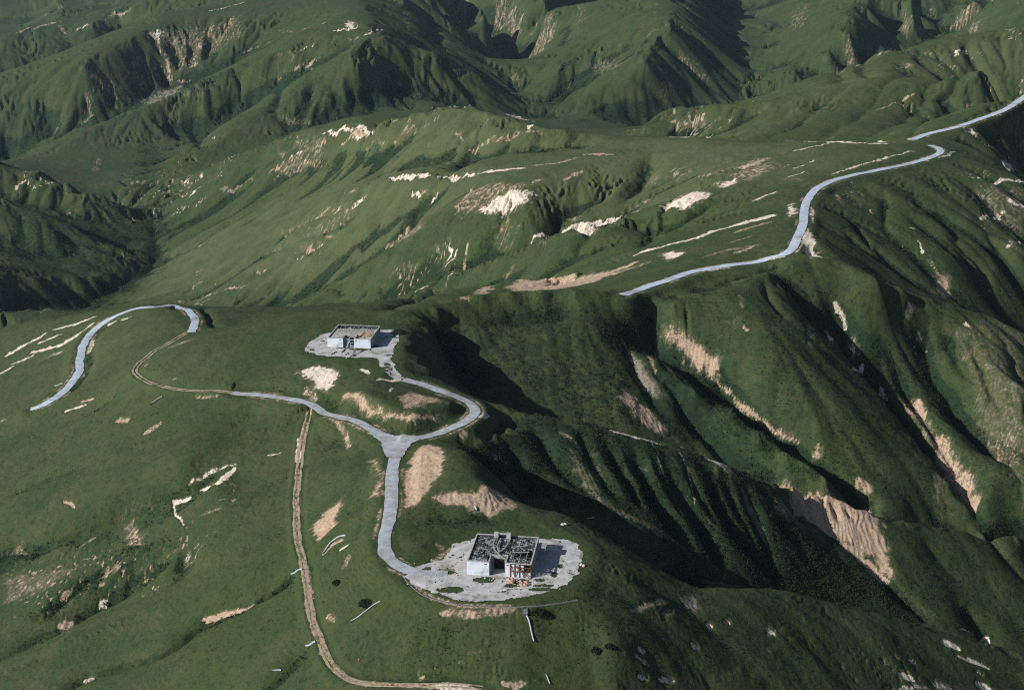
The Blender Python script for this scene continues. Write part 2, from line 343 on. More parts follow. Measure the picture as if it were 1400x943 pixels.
# ------------------------------------------------------------------ gullies, slots and hollows (depth m, half-width m, path)
CARVES = [
 (5,7,[(205,285),(213,320),(213,355),(150,396),(115,419)]), (5,6,[(60,300),(120,330),(190,352)]), (4,6,[(30,345),(90,365),(150,380)]),
 (5,6,[(700,262),(660,300),(640,318)]), (5,6,[(660,190),(600,215),(540,222)]), (4,6,[(470,280),(420,300),(350,330)]), (5,6,[(430,185),(370,215),(310,250)]), (4,5,[(1000,262),(960,285),(900,318)]), (5,6,[(840,258),(800,280),(760,290)]),
 (6,7,[(890,205),(880,240),(858,272)]), (6,6,[(772,280),(755,320)]), (5,6,[(882,290),(886,322),(868,340)]),
 (6,5,[(655,308),(628,365),(595,392),(535,418)]), (5,5,[(575,276),(545,330),(512,362),(470,385),(400,412)]),
 (5,6,[(578,268),(530,305),(485,332),(440,378),(415,400)]), (4,5,[(470,308),(440,330),(400,345),(350,372)]),
 (6,8,[(312,268),(250,302),(220,317),(185,325)]), (8,8,[(645,170),(650,195),(618,228)]), (6,8,[(597,176),(525,212),(500,219)]),
 (5,7,[(500,188),(432,217),(380,240)]), (4,6,[(560,250),(500,280),(430,318),(360,350)]),
 (4,4,[(930,262),(905,300),(890,325)]), (4,4,[(820,300),(800,330),(770,350)]),
 (3,6,[(1175,108),(1100,160),(1050,187)]), (3,6,[(1260,98),(1180,150),(1120,190)]), (3,6,[(1330,92),(1250,150),(1185,190)]), (3,5,[(1362,108),(1290,150),(1240,186)]),
 (4,5,[(1280,278),(1312,325),(1345,362),(1352,412)]), (5,5,[(1340,310),(1370,345),(1400,400)]), (3,4,[(1300,332),(1330,365),(1340,400)]),
 (3.5,2.2,[(1163,303),(1178,318),(1190,334)]), (3,2,[(1158,320),(1178,339)]), (3,3,[(1190,330),(1215,356),(1240,380)]), (2.5,3,[(1205,262),(1212,320)]),
 (3,1.3,[(940,420),(942,455)]), (2.5,2,[(1045,383),(1050,405),(1072,432)]), (2,2,[(1090,400),(1104,425),(1112,445)]),
 (3,3.5,[(1125,395),(1150,450),(1165,480)]), (3,3,[(1145,400),(1160,440),(1175,490)]),
 (7.5,3.2,[(868,612),(878,645),(905,690),(935,728)]), (7,3.2,[(908,624),(924,655),(960,720),(985,762)]), (7.5,3.2,[(966,645),(988,695),(1012,730),(1050,772)]),
 (6,2.6,[(1016,664),(1030,704),(1052,762)]), (4,2.5,[(1040,660),(1062,705),(1092,745)]), (5,2.5,[(833,604),(844,635),(868,680)]), (4,2,[(800,592),(812,630),(835,672)]),
 (4,3,[(735,580),(760,625),(800,665)]), (4,3,[(690,600),(715,640),(750,670)]), (4,2.2,[(892,618),(912,655),(935,700)]), (4,2.2,[(935,630),(955,670),(975,705)]), (4,2,[(990,652),(1004,690),(1030,735)]),
 (2.2,1.2,[(1095,670),(1105,690),(1117,712)]), (2.2,1.2,[(1112,672),(1128,700),(1132,724)]), (2.2,1.2,[(1135,678),(1142,692),(1147,708)]), (2,1.2,[(1080,668),(1090,700)]), (1.8,1,[(1155,688),(1165,705)]),
 (5,2.5,[(1185,765),(1225,805),(1262,843)]), (3,2,[(1345,720),(1357,740),(1397,788)]), (5,4,[(1315,832),(1335,852),(1362,880)]),
 (7,6,[(868,424),(900,462),(935,505)]), (3,2.5,[(850,445),(856,480),(875,520),(905,560)]),
 (8,3.4,[(1170,500),(1192,514),(1227,561),(1267,607),(1308,661),(1348,722)]), (12,3.2,[(985,527),(1008,553),(1045,588),(1095,622),(1150,662),(1196,692)]), (6,2.4,[(900,515),(935,560),(990,607),(1050,646)]),
 (5,3,[(1200,465),(1225,500),(1262,560),(1300,620),(1340,690)]), (6,5,[(1262,470),(1285,520),(1310,570),(1350,615),(1395,665)]),
 (3,3,[(1330,470),(1350,510),(1370,560)]), (3,3,[(1290,430),(1300,470),(1330,520)]), (3,3,[(1375,470),(1395,520)]),
 (3,2.5,[(279,420),(284,432),(296,446),(345,441)]),
 (3,3,[(219,682),(164,706),(113,726),(68,740),(0,752)]), (5,3.5,[(253,755),(192,786),(154,815),(68,856),(0,894)]), (4,3,[(166,767),(116,786),(86,815),(58,840)]),
 (4,2.5,[(339,829),(277,847),(253,866),(219,887),(137,913),(90,941)]), (4,2.5,[(420,884),(400,905),(365,942)]), (3,1.8,[(400,786),(385,800),(360,816)]), (2.5,3,[(0,680),(60,655),(120,630)]),
 (7,7,[(534,66),(541,107),(565,147)]), (6,7,[(513,95),(530,120),(550,148)]), (6,7,[(450,112),(457,140),(440,168)]), (5,7,[(478,103),(486,130),(480,155)]), (4,6,[(495,96),(503,125),(512,150)]), (4,6,[(425,115),(420,145),(405,172)]), (10,12,[(600,78),(640,115),(655,140)]),
 (10,10,[(263,155),(283,194)]), (8,9,[(230,160),(255,190)]), (10,10,[(112,123),(120,140),(105,172)]), (12,11,[(192,68),(197,92),(203,124)]), (14,11,[(211,74),(226,112)]), (10,10,[(240,55),(243,90)]), (8,8,[(265,55),(262,85)]), (8,8,[(290,50),(280,80)]), (10,12,[(0,168),(32,208)]), (10,12,[(60,130),(75,180)]), (8,10,[(150,110),(152,145)]),
 (10,9,[(317,120),(317,160)]), (9,9,[(345,112),(342,145)]), (9,10,[(385,118),(378,160)]),
 (9,9,[(925,32),(985,88)]), (9,9,[(905,58),(940,90),(975,120)]), (9,9,[(890,88),(945,142)]), (9,9,[(945,15),(1030,92)]), (7,8,[(870,105),(910,145)]),
 (9,9,[(1172,35),(1205,65)]), (9,9,[(1150,62),(1188,102)]), (9,9,[(1125,84),(1152,108)]), (9,9,[(1182,18),(1232,66)]), (9,9,[(1220,15),(1245,62)]), (8,9,[(1255,5),(1262,52)]), (8,10,[(1300,2),(1332,44)]),
 (14,12,[(640,5),(655,45),(660,72)]), (10,12,[(700,30),(700,80)]), (10,12,[(590,30),(600,62)]), (10,12,[(780,20),(770,60)]), (8,9,[(845,60),(790,110),(760,140)]), (8,9,[(810,85),(760,130)]),
]
def box(pts, pad):
    x, y = pts[:, 0], pts[:, 1]
    r0, r1 = np.searchsorted(YR, [y.min() - pad, y.max() + pad])
    sx = np.concatenate([(x - pad) / np.maximum(y - pad, 100), (x + pad) / np.maximum(y - pad, 100), (x - pad) / (y + pad), (x + pad) / (y + pad)])
    c0, c1 = np.searchsorted(SR, [sx.min(), sx.max()])
    return slice(max(r0 - 1, 0), min(r1 + 1, NR)), slice(max(c0 - 1, 0), min(c1 + 1, NC))
def dist_line(x, y, p):
    """distance to a polyline and position along it (0..1)"""
    seg = np.hypot(np.diff(p[:, 0]), np.diff(p[:, 1])); cum = np.concatenate([[0], np.cumsum(seg)]); tot = cum[-1] + 1e-6
    best = np.full(x.shape, 1e9); al = np.zeros(x.shape)
    for i in range(len(p) - 1):
        ax, ay = p[i, :2]; dx, dy = p[i+1, 0] - ax, p[i+1, 1] - ay; l2 = dx*dx + dy*dy + 1e-9
        t = np.clip(((x - ax) * dx + (y - ay) * dy) / l2, 0, 1)
        d = np.hypot(x - ax - t*dx, y - ay - t*dy); m = d < best
        best = np.where(m, d, best); al = np.where(m, (cum[i] + t * seg[i]) / tot, al)
    return best, al
def inside(x, y, p):
    r = np.zeros(x.shape, bool); n = len(p)
    for i in range(n):
        x0, y0 = p[i, :2]; x1, y1 = p[(i+1) % n, :2]
        c = ((y0 > y) != (y1 > y))
        if y1 != y0: r ^= c & (x < (x1 - x0) * (y - y0) / (y1 - y0) + x0)
    return r
def spline(p, step):
    """smooth polyline through points, resampled every step metres"""
    p = np.asarray(p, float); q = np.vstack([2*p[0]-p[1], p, 2*p[-1]-p[-2]]); out = []
    for i in range(1, len(q) - 2):
        n = max(2, int(np.hypot(*(q[i+1]-q[i])[:2]) / step)); t = np.linspace(0, 1, n, endpoint=False)[:, None]
        a, b, c, d = q[i-1], q[i], q[i+1], q[i+2]
        out.append(.5*(2*b + (c-a)*t + (2*a-5*b+4*c-d)*t*t + (3*b-a-3*c+d)*t**3))
    return np.vstack(out + [p[-1:]])
def pix(pts, A=None):
    p = np.asarray(pts, float); return at(p[:, 0], p[:, 1], A)

WX = (fbm(GX, GY, 18, 201, 3) - .5) * 9; WY = (fbm(GX, GY, 18, 211, 3) - .5) * 9
cut = np.zeros_like(H); H0 = H.copy()
for dep, hw, pts in CARVES:
    p = pix(pts, H0)
    p = spline(p, 4)
    rs, cs = box(p, hw * 4 + 6)
    k = min(1.0, hw / 5)
    d, al = dist_line(GX[rs, cs] + WX[rs, cs] * k, GY[rs, cs] + WY[rs, cs] * k, p)
    prof = np.exp(-(d / hw) ** 1.35) * (1 - (2 * np.abs(al - .55)).clip(0, 1) ** 3 * .7)
    cut[rs, cs] = np.maximum(cut[rs, cs], dep * prof)
H = H - cut

# ------------------------------------------------------------------ platforms and roads
def flatten(mask_d, z, core, fall):
    """blend the terrain to height z where the distance field is under core, easing out over fall"""
    global H
    w = 1 - sstep(core, core + fall, mask_d)
    H = H * (1 - w) + z * w
NEAR_PAD = [(550,786),(566,776),(588,769),(604,765),(620,744),(642,738),(660,735),(745,737),(776,739),(792,745),(796,758),(790,782),(776,799),(745,811),(712,818),(670,822),(632,821),(597,812),(570,801)]
FAR_PAD = [(416,478),(424,466),(440,458),(455,455),(522,451),(547,452),(546,466),(537,478),(536,490),(541,505),(556,519),(540,519),(526,508),(519,498),(518,490),(470,488.5),(432,486)]
def pad_poly(px, z):
    return np.array([pz(a, b, z) for a, b in px])
NPW, FPW = pad_poly(NEAR_PAD, -2.0), pad_poly(FAR_PAD[:10] + FAR_PAD[12:], 6.0)
def poly_dist(x, y, p):
    d, _ = dist_line(x, y, np.vstack([p, p[:1]])); return np.where(inside(x, y, p), -d, d)
for P_, z_ in ((NPW, -2.0), (FPW, 6.0)):
    rs, cs = box(P_, 14); d = poly_dist(GX[rs, cs], GY[rs, cs], P_)
    w = 1 - sstep(1.2, 7.5, d); H[rs, cs] = H[rs, cs] * (1 - w) + z_ * w

ROADS = {
 'driveway': (3.7, [(612,785),(575,784),(548,775),(531,762),(525,742),(530,715),(535,690),(536,655),(539,625),(540,606)]),
 'loop': (3.5, [(536,612),(556,601),(578,597),(610,588),(636,576),(650,563),(645,554),(628,544),(604,535),(580,527),(552,519)]),
 'spine': (3.5, [(544,612),(524,596),(505,584),(485,575),(460,566),(430,555),(400,546),(360,541),(318,537.5)]),
 'old_road': (3.4, [(262,454),(267,438),(259,426),(240,420),(212,418.5),(176,425),(149,438),(126,455),(113,474),(109,493),(108,507),(98,524),(80,540),(60,552),(42,562)]),
 'main_road': (4.3, [(852,404),(880,394),(915,382),(950,371),(1000,362),(1050,354),(1077,345),(1090,325),(1098,305),(1100,285),(1105,272),(1118,257),(1145,245),(1190,235),(1240,225),(1268,217),(1285,209),(1283,203),(1272,199)]),
 'main_upper': (4.6, [(1247,191.5,12.3),(1270,183,13.6),(1308,174,15.4),(1340,163,17.9),(1370,152,20.6),(1392,139,23.2),(1425,114,28)]),
 'track': (2.6, [(424,558),(416,590),(409,640),(405,690),(408,740),(416,775),(420,800),(425,840),(437,875),(450,905),(470,925),(500,935),(560,937),(610,935),(660,941)]),
 'spine_track': (2.6, [(318,537.5),(280,535),(240,532),(206,524),(185,510),(190,497),(208,482),(232,468),(258,453)]),
}
ROADW = {}
for nm, (wd, pts) in ROADS.items():
    if len(pts[0]) == 3: p = spline(np.array([pz(*q) for q in pts]), 1.2); z = p[:, 2]
    else: p = spline(pix(pts), 1.2); z = sample(H, p[:, 0], p[:, 1])
    n = len(z); k = min(max(3, int(9 / 1.2)), n // 3)
    zz = np.pad(z, k, mode='edge'); ker = np.hanning(2*k + 3)[1:-1]; ker /= ker.sum()
    z = np.convolve(zz, ker, 'valid')[:n]
    p[:, 2] = z; ROADW[nm] = (wd, p)
def height_on(x, y, p):
    best = np.full(x.shape, 1e9); z = np.zeros(x.shape)
    for i in range(0, len(p) - 1):
        ax, ay, az = p[i]; dx, dy = p[i+1, 0]-ax, p[i+1, 1]-ay; l2 = dx*dx+dy*dy+1e-9
        t = np.clip(((x-ax)*dx+(y-ay)*dy)/l2, 0, 1); d = np.hypot(x-ax-t*dx, y-ay-t*dy); m = d < best
        best[m] = d[m]; z[m] = (az + t*(p[i+1, 2]-az))[m]
    return best, z
DR = np.full(H.shape, 1e9); ZR = np.zeros(H.shape); FR = np.ones(H.shape)
for nm, (wd, p) in ROADW.items():
    trk = nm.endswith('track')
    for i in range(0, len(p) - 1, 16):
        q = p[i:i+17]; rs, cs = box(q, wd / 2 + 9)
        d, z = height_on(GX[rs, cs], GY[rs, cs], q)
        d = d - wd / 2 - (.2 if trk else .9)
        m = d < DR[rs, cs]
        DR[rs, cs] = np.where(m, d, DR[rs, cs]); ZR[rs, cs] = np.where(m, z, ZR[rs, cs]); FR[rs, cs] = np.where(m, 2.0 if trk else 6.0, FR[rs, cs])
w = 1 - np.clip(DR / FR, 0, 1); w = w * w * (3 - 2 * w)
H = H * (1 - w) + ZR * w

# ------------------------------------------------------------------ bare ground, stones and scrub
# (kind, tint 0 chalk .. 1 tan .. 2 grey rock, strength, half-width m, path or outline)
SOIL = [
 ('S',1,.6,1.1,[(409,640),(405,690),(408,740),(416,775)]), ('S',1,.75,1.3,[(416,770),(420,800),(425,840),(437,875),(448,902)]), ('S',1,.65,1.1,[(448,900),(470,925),(500,935),(560,938),(600,936)]), ('S',0,.7,1.6,[(590,937),(620,938),(650,943)]), ('S',0,.85,1.2,[(408,612),(408,632)]), ('S',1,.5,1.4,[(418,575),(411,625)]),
 ('S',1,.6,1.1,[(552,790),(590,817),(632,826),(700,828)]), ('S',1,.6,1.2,[(590,768),(620,748),(642,738)]), ('S',1,.5,1.3,[(605,752),(598,742)]),
 # track and chalk along the crests of the west flank
 ('S',0,.95,3.0,[(1090,193.5),(1140,194),(1185,195),(1250,192.5)]), ('S',0,.95,5,[(1165,196),(1215,196)]), ('S',0,.8,2,[(1085,206),(1125,198),(1160,195)]), ('S',0,.95,6,[(910,187.5),(940,187.5),(968,186.5)]), ('S',0,.6,2,[(875,186),(910,187)]),
 ('S',1,.75,4,[(800,211),(838,211)]), ('P',0,.95,0,[(688,156),(706,157),(734,167),(690,168)]), ('S',0,.9,4.5,[(726,172),(768,177)]), ('S',1,.5,4,[(690,185),(740,180)]), ('S',1,.5,4,[(640,205),(700,190)]),
 ('S',0,.8,3.2,[(390,184),(440,183),(480,179),(522,168)]), ('S',0,.75,2.6,[(588,149),(615,146),(652,145)]),
 ('S',1,.8,3,[(466,194),(504,187)]), ('S',0,.7,2,[(480,190),(497,186)]), ('S',1,.6,2.5,[(553,171),(562,165)]), ('S',1,.6,2.5,[(625,181),(634,190)]), ('S',0,.6,2,[(395,211),(413,205)]), ('S',1,.55,2.5,[(430,200),(445,196)]), ('S',1,.5,3,[(540,190),(570,178)]), ('S',1,.5,2,[(500,202),(530,196)]), ('S',0,.6,2,[(305,218),(322,212)]), ('S',1,.5,3,[(365,235),(395,228)]), ('S',2,.6,3,[(300,258),(345,243)]),
 ('S',0,.95,3,[(530,244),(548,241),(570,240),(592,240)]), ('S',0,.95,3.4,[(600,240),(640,239),(660,236),(700,231),(724,229)]), ('S',1,.7,2.5,[(725,227),(760,223),(797,213)]), ('S',1,.5,2,[(470,262),(500,252)]),
 ('P',0,1,0,[(476,287),(481,289),(502,269),(497,266)]), ('P',0,1,0,[(455,292),(459,293),(465,286),(462,284)]), ('S',1,.75,1.8,[(428,301),(440,293),(453,282)]), ('S',1,.7,2,[(416,346),(442,333)]), ('S',0,.85,1.8,[(563,265),(575,266)]), ('S',0,.7,1.6,[(590,278),(600,262)]), ('S',1,.6,1.5,[(575,262),(586,259)]), ('S',1,.5,1.5,[(370,345),(395,330)]), ('S',1,.6,2,[(300,400),(340,388)]), ('S',1,.55,2,[(240,412),(290,400)]), ('S',1,.6,2,[(345,375),(362,368)]),
 ('P',0,.85,0,[(620,297),(650,289),(680,262),(715,258),(732,265),(722,278),(702,288),(684,298),(665,292),(640,293)]), ('P',1,.48,0,[(612,293),(640,258),(700,248),(742,252),(700,268),(660,288)]), ('S',1,.6,1.5,[(625,290),(645,258)]), ('S',1,.6,1.5,[(640,290),(668,255)]), ('S',1,.7,3,[(725,250),(745,244)]), ('S',1,.7,3,[(770,247),(796,234)]),('P',1,.45,0,[(675,300),(700,290),(712,330),(690,345),(678,325)]),
 ('S',0,.95,3,[(728,329),(770,318),(800,306),(850,297)]), ('P',0,.85,0,[(778,314),(822,305),(820,316),(790,319)]), ('P',1,.5,0,[(735,330),(750,328),(748,340),(738,342)]),
 ('P',0,.9,0,[(900,281),(925,268),(960,260),(972,271),(950,283),(937,292),(925,283)]), ('P',0,.85,0,[(970,252),(1010,241),(1009,250),(985,259)]), ('P',1,.85,0,[(1003,230),(1045,213),(1056,216),(1030,228),(1010,234)]), ('P',1,.5,0,[(990,240),(1010,232),(1050,222),(1060,232),(1020,250)]),
 ('S',0,.85,3,[(1060,292),(1000,309),(950,326),(900,338),(862,352)]), ('S',0,.9,4.5,[(1062,293),(1010,307),(965,319)]), ('S',1,.65,2.5,[(1000,319),(1062,301)]), ('S',1,.8,4,[(870,358),(830,373),(800,383),(780,389)]),
 ('P',1,.85,0,[(690,393),(720,381),(760,376),(800,373),(845,371),(900,353),(880,363),(830,379),(790,391),(720,398)]), ('P',0,.9,0,[(903,346),(925,342),(936,346),(915,357)]), ('S',1,.5,1.5,[(960,352),(1000,340),(1040,335)]), ('S',0,.55,1.5,[(990,333),(1030,322)]), ('S',0,.6,1.5,[(1000,346),(1030,338)]),
 ('P',1,.95,0,[(578,414),(620,409),(650,396),(690,371),(702,362),(690,381),(670,399),(640,409)]), ('S',0,.75,2,[(1030,274),(1062,262)]), ('S',0,.6,1.5,[(1075,243),(1100,234)]), ('S',0,.8,1.6,[(1108,222),(1113,219)]), ('S',0,.6,1.2,[(1082,231),(1100,225)]), ('S',1,.6,2,[(525,342),(560,312)]), ('P',2,.6,0,[(535,335),(560,308),(585,305),(560,330)]), ('P',1,.7,0,[(536,372),(550,360),(568,356),(565,366),(548,374)]), ('S',0,.5,1.5,[(610,395),(627,366)]), ('S',1,.6,1.5,[(625,368),(640,330)]), ('S',1,.5,1.5,[(410,420),(445,415)]), ('P',2,.5,0,[(875,255),(890,238),(905,245),(900,258)]), ('P',1,.6,0,[(770,300),(785,293),(795,300),(775,310)]),
 # road cuts
 ('P',0,.98,0,[(1075,283),(1088,276),(1091,292),(1077,299)]), ('P',0,.98,0,[(1093,327),(1105,311),(1118,324),(1115,335),(1130,353),(1110,354),(1096,346)]), ('S',0,.6,1.5,[(1110,283),(1112,305)]), ('S',0,.75,1.7,[(1135,238),(1180,224),(1215,214),(1250,206)]), ('S',0,.7,1.5,[(1284,216),(1296,212),(1306,207)]), ('P',0,.95,0,[(1318,179),(1336,169),(1338,180),(1330,184)]), ('S',0,.7,1.2,[(1326,179),(1346,196),(1375,213)]), ('P',0,.9,0,[(1368,219),(1385,216),(1390,230),(1376,232)]), ('S',0,.8,2.4,[(1335,245),(1365,247),(1400,248)]), ('S',0,.75,3,[(1378,274),(1402,282)]), ('P',1,.85,0,[(1133,262),(1142,263),(1158,274),(1150,278)]), ('S',0,.7,1.5,[(1050,355),(1075,350)]), ('S',0,.6,1.2,[(950,372),(1000,365)]),
 ('S',0,.75,4,[(1198,73),(1222,68)]), ('S',0,.7,3,[(1300,75),(1323,70)]), ('S',1,.6,2.5,[(1355,125),(1398,108)]), ('S',1,.65,2.5,[(1225,137),(1253,129)]), ('S',1,.5,4,[(1225,93),(1252,87)]), ('S',1,.7,2,[(1244,147),(1246,156)]), ('S',1,.55,3,[(915,164),(962,158)]), ('S',1,.4,3,[(970,167),(985,163)]), ('S',1,.55,2,[(1195,152),(1225,140)]), ('S',1,.55,2,[(1320,145),(1330,141)]),
 # far hills
 ('P',0,.9,0,[(468,34),(476,27),(484,29),(490,36),(473,39)]), ('S',0,.8,4,[(455,43),(490,37)]), ('S',0,.75,4,[(500,48),(523,40)]), ('S',0,.7,3,[(415,66),(431,62)]), ('S',1,.7,3.5,[(403,90),(431,83)]), ('S',1,.6,3,[(420,99),(430,91)]), ('S',1,.5,4,[(330,70),(380,55)]), ('S',1,.5,4,[(380,40),(450,32)]), ('S',1,.45,4,[(470,52),(500,49)]),
 ('P',0,.95,0,[(196,46),(215,40),(229,43),(224,50),(216,58),(208,49)]), ('S',1,.75,2.5,[(215,50),(219,78)]), ('S',1,.6,4,[(229,75),(232,112)]), ('S',1,.65,6,[(273,85),(260,92)]), ('S',1,.6,5,[(285,45),(270,68)]), ('S',1,.6,5,[(302,40),(322,22)]), ('S',0,.7,4,[(285,15),(335,3)]), ('S',1,.65,5,[(240,56),(256,60)]), ('P',1,.4,0,[(205,48),(250,40),(330,20),(342,50),(300,70),(260,95),(235,115),(222,80)]),
 ('S',1,.7,6,[(45,40),(65,33),(86,29)]), ('S',1,.6,5,[(78,34),(90,46)]), ('S',1,.55,6,[(20,46),(40,38)]), ('S',0,.7,4,[(105,41),(121,33)]), ('S',1,.65,8,[(148,21),(178,14)]), ('P',2,.6,0,[(190,142),(198,133),(225,120),(255,115),(230,135)]), ('S',1,.55,5,[(245,112),(262,110)]), ('S',2,.55,6,[(110,168),(128,155)]), ('S',1,.4,6,[(128,235),(135,215)]), ('S',0,.6,2.5,[(285,193),(294,190)]), ('S',1,.5,5,[(198,105),(200,120)]), ('S',2,.4,8,[(380,160),(430,172)]), ('S',1,.5,3,[(568,130),(575,128)]), ('S',2,.5,5,[(540,108),(548,115)]),
 ('P',1,.33,0,[(780,8),(802,8),(806,38),(785,35)]), ('S',1,.5,4,[(735,30),(720,55)]), ('P',1,.33,0,[(1083,8),(1112,8),(1106,32),(1072,42)]), ('S',1,.35,8,[(1235,2),(1240,50)]), ('S',1,.35,8,[(1272,12),(1276,30)]), ('P',1,.5,0,[(1136,96),(1150,84),(1178,90),(1172,97)]), ('P',1,.45,0,[(1193,66),(1205,55),(1228,72),(1212,80)]), ('P',1,.4,0,[(990,52),(1012,45),(1020,58),(1000,62)]), ('P',1,.4,0,[(545,15),(560,12),(570,45),(555,42)]), ('S',1,.5,4,[(595,62),(602,62)]), ('S',1,.4,8,[(640,45),(650,60)]), ('S',2,.4,8,[(700,105),(718,120)]), ('S',1,.4,5,[(850,72),(905,38)]), ('P',2,.4,0,[(800,85),(830,75),(870,75),(840,100),(810,100)]),
 # cuts around the two platforms
 ('P',0,1,0,[(405,508),(420,502),(445,500),(463,507),(461,525),(450,531),(430,531),(420,515)]), ('S',0,.5,2,[(415,530),(432,548)]), ('S',0,.85,.9,[(492,504),(506,510)]), ('S',0,.8,1.2,[(515,518),(548,520)]), ('S',0,.75,.9,[(548,520),(575,526),(600,534)]), ('S',0,.7,.6,[(530,535),(537,530)]),
 ('P',1,1,0,[(462,541),(478,536),(510,552),(540,562),(570,565),(601,559),(599,575),(565,583),(530,576),(490,562),(468,551)]), ('P',1,.8,0,[(538,541),(560,534),(600,545),(605,551),(580,556),(560,559),(545,551)]),
 ('P',1,.95,0,[(553,640),(570,611),(590,606),(606,613),(608,640),(598,655),(576,690),(553,696),(551,665)]), ('P',1,.9,0,[(588,676),(640,667),(695,678),(708,690),(670,706),(640,699),(620,693),(600,691)]), ('P',1,.65,0,[(503,630),(520,624),(528,660),(521,686),(505,681),(512,655)]), ('S',1,.55,1.2,[(455,572),(472,590),(476,612)]), ('P',1,.85,0,[(424,722),(440,700),(466,680),(471,690),(460,716),(434,741)]), ('S',1,.65,1,[(440,758),(455,742),(470,737)]), ('S',0,.7,.8,[(463,752),(478,742)]), ('S',1,.5,1.5,[(472,775),(480,755)]), ('S',1,.5,1,[(450,838),(456,850)]), ('S',0,.85,.9,[(655,571),(669,567)]), ('S',1,.6,1,[(636,588),(628,600)]), ('P',1,.4,0,[(462,560),(478,590),(470,640),(458,690),(466,620)]),
 # chalk strips on the knoll by the old road
 ('S',0,.85,1.4,[(5,488),(38,469),(63,455)]), ('S',0,.85,1.2,[(70,451),(105,442),(134,431)]), ('S',0,.9,1.7,[(44,481),(84,471),(112,453),(127,441)]), ('S',0,.7,1.2,[(14,497),(47,485)]), ('P',0,.95,0,[(56,493),(62,488),(88,475),(84,482)]), ('S',0,.75,1.3,[(0,511),(17,500)]), ('S',0,.8,1.2,[(50,470),(84,456)]), ('S',0,.9,1.0,[(145,445),(161,436)]), ('S',0,.9,1.0,[(164,437),(179,433)]), ('S',0,.75,1.1,[(121,483),(127,465)]), ('S',0,.9,1.1,[(87,563),(118,552)]), ('S',1,.9,.9,[(110,548),(128,545)]), ('S',1,.6,1,[(0,575),(12,571)]), ('S',1,.6,1.5,[(160,572),(176,576)]), ('S',1,.6,1.5,[(196,594),(220,579)]), ('S',2,.55,3,[(231,475),(262,464)]), ('S',1,.7,.8,[(196,500),(203,496)]), ('S',1,.6,.8,[(236,518),(242,516)]), ('S',1,.5,.9,[(265,540),(300,541)]),
 # lower left slope
 ('S',0,.9,1.3,[(274,669),(301,659),(322,638)]), ('S',0,.6,.9,[(257,658),(290,644),(325,633)]), ('S',0,.8,1,[(236,686),(261,679)]), ('S',0,.75,.5,[(236,685),(240,702),(252,717)]), ('P',1,.6,0,[(163,712),(185,707),(196,725),(201,745),(180,753),(170,735)]), ('P',0,.6,0,[(160,702),(216,679),(212,690),(165,710)]), ('P',0,.95,0,[(253,736),(258,750),(271,756),(262,766),(250,771),(256,757)]), ('P',1,.7,0,[(187,786),(230,756),(254,742),(250,753),(215,776),(190,791)]), ('P',1,.6,0,[(135,776),(165,765),(171,775),(140,796)]), ('S',1,.65,1.2,[(82,819),(97,804)]), ('P',1,.6,0,[(8,747),(30,735),(46,750),(36,759),(0,757)]), ('S',1,.7,1.3,[(79,857),(100,849)]), ('S',0,.95,1,[(117,931),(127,930)]), ('S',1,.85,.8,[(274,848),(310,838),(349,825)]), ('S',0,.7,1,[(135,824),(148,825)]), ('S',1,.75,.6,[(86,683),(103,692)]), ('S',0,.6,.6,[(365,622),(385,618)]), ('S',0,.7,.7,[(407,598),(411,622)]), ('P',2,.45,0,[(0,790),(60,775),(120,770),(60,810),(0,830)]), ('S',1,.5,.8,[(270,706),(302,694)]), ('S',1,.5,.9,[(105,750),(130,735)]),
 # slope under the near platform
 ('S',1,.6,1.2,[(600,836),(650,838),(705,832)]), ('S',1,.7,.9,[(685,932),(702,936),(718,929)]), ('P',2,.75,0,[(925,816),(945,809),(962,830),(955,842),(935,831)]), ('S',0,.85,1.0,[(966,853),(974,856)]), ('S',1,.85,.7,[(988,848),(998,848)]), ('S',0,.9,.9,[(945,880),(955,883)]), ('S',0,.7,1.0,[(873,886),(882,886)]), ('P',0,.8,0,[(1040,852),(1050,850),(1072,860),(1060,869),(1048,865)]), ('P',0,.5,0,[(1040,885),(1062,870),(1068,880),(1050,895)]), ('S',0,.6,.9,[(868,895),(886,905)]), ('S',0,.6,.9,[(872,925),(885,922)]), ('S',0,.6,.9,[(900,927),(922,928)]), ('P',2,.35,0,[(985,905),(1010,900),(1010,925),(970,925)]), ('S',1,.5,.7,[(560,940),(640,943)]), ('S',1,.6,1,[(860,835),(910,820)]), ('S',1,.45,1,[(905,845),(920,830)]),
 ('P',0,.95,0,[(1212,943),(1224,932),(1250,927),(1275,943)]), ('S',0,.9,1.1,[(1228,918),(1250,927)]), ('P',0,.95,0,[(1268,928),(1285,926),(1312,943),(1280,943)]), ('S',0,.95,1.2,[(1286,876),(1300,880),(1313,888)]), ('S',0,.8,.8,[(1305,896),(1328,902),(1352,912)]), ('S',0,.85,1.2,[(1333,931),(1345,938),(1356,943)]), ('S',0,.9,.8,[(1312,858),(1350,870),(1402,894)]), ('S',0,.7,.7,[(1242,901),(1252,904)]), ('S',0,.6,.7,[(1333,918),(1345,921)]), ('S',0,.6,.6,[(1233,912),(1239,914)]),
 # east ravines
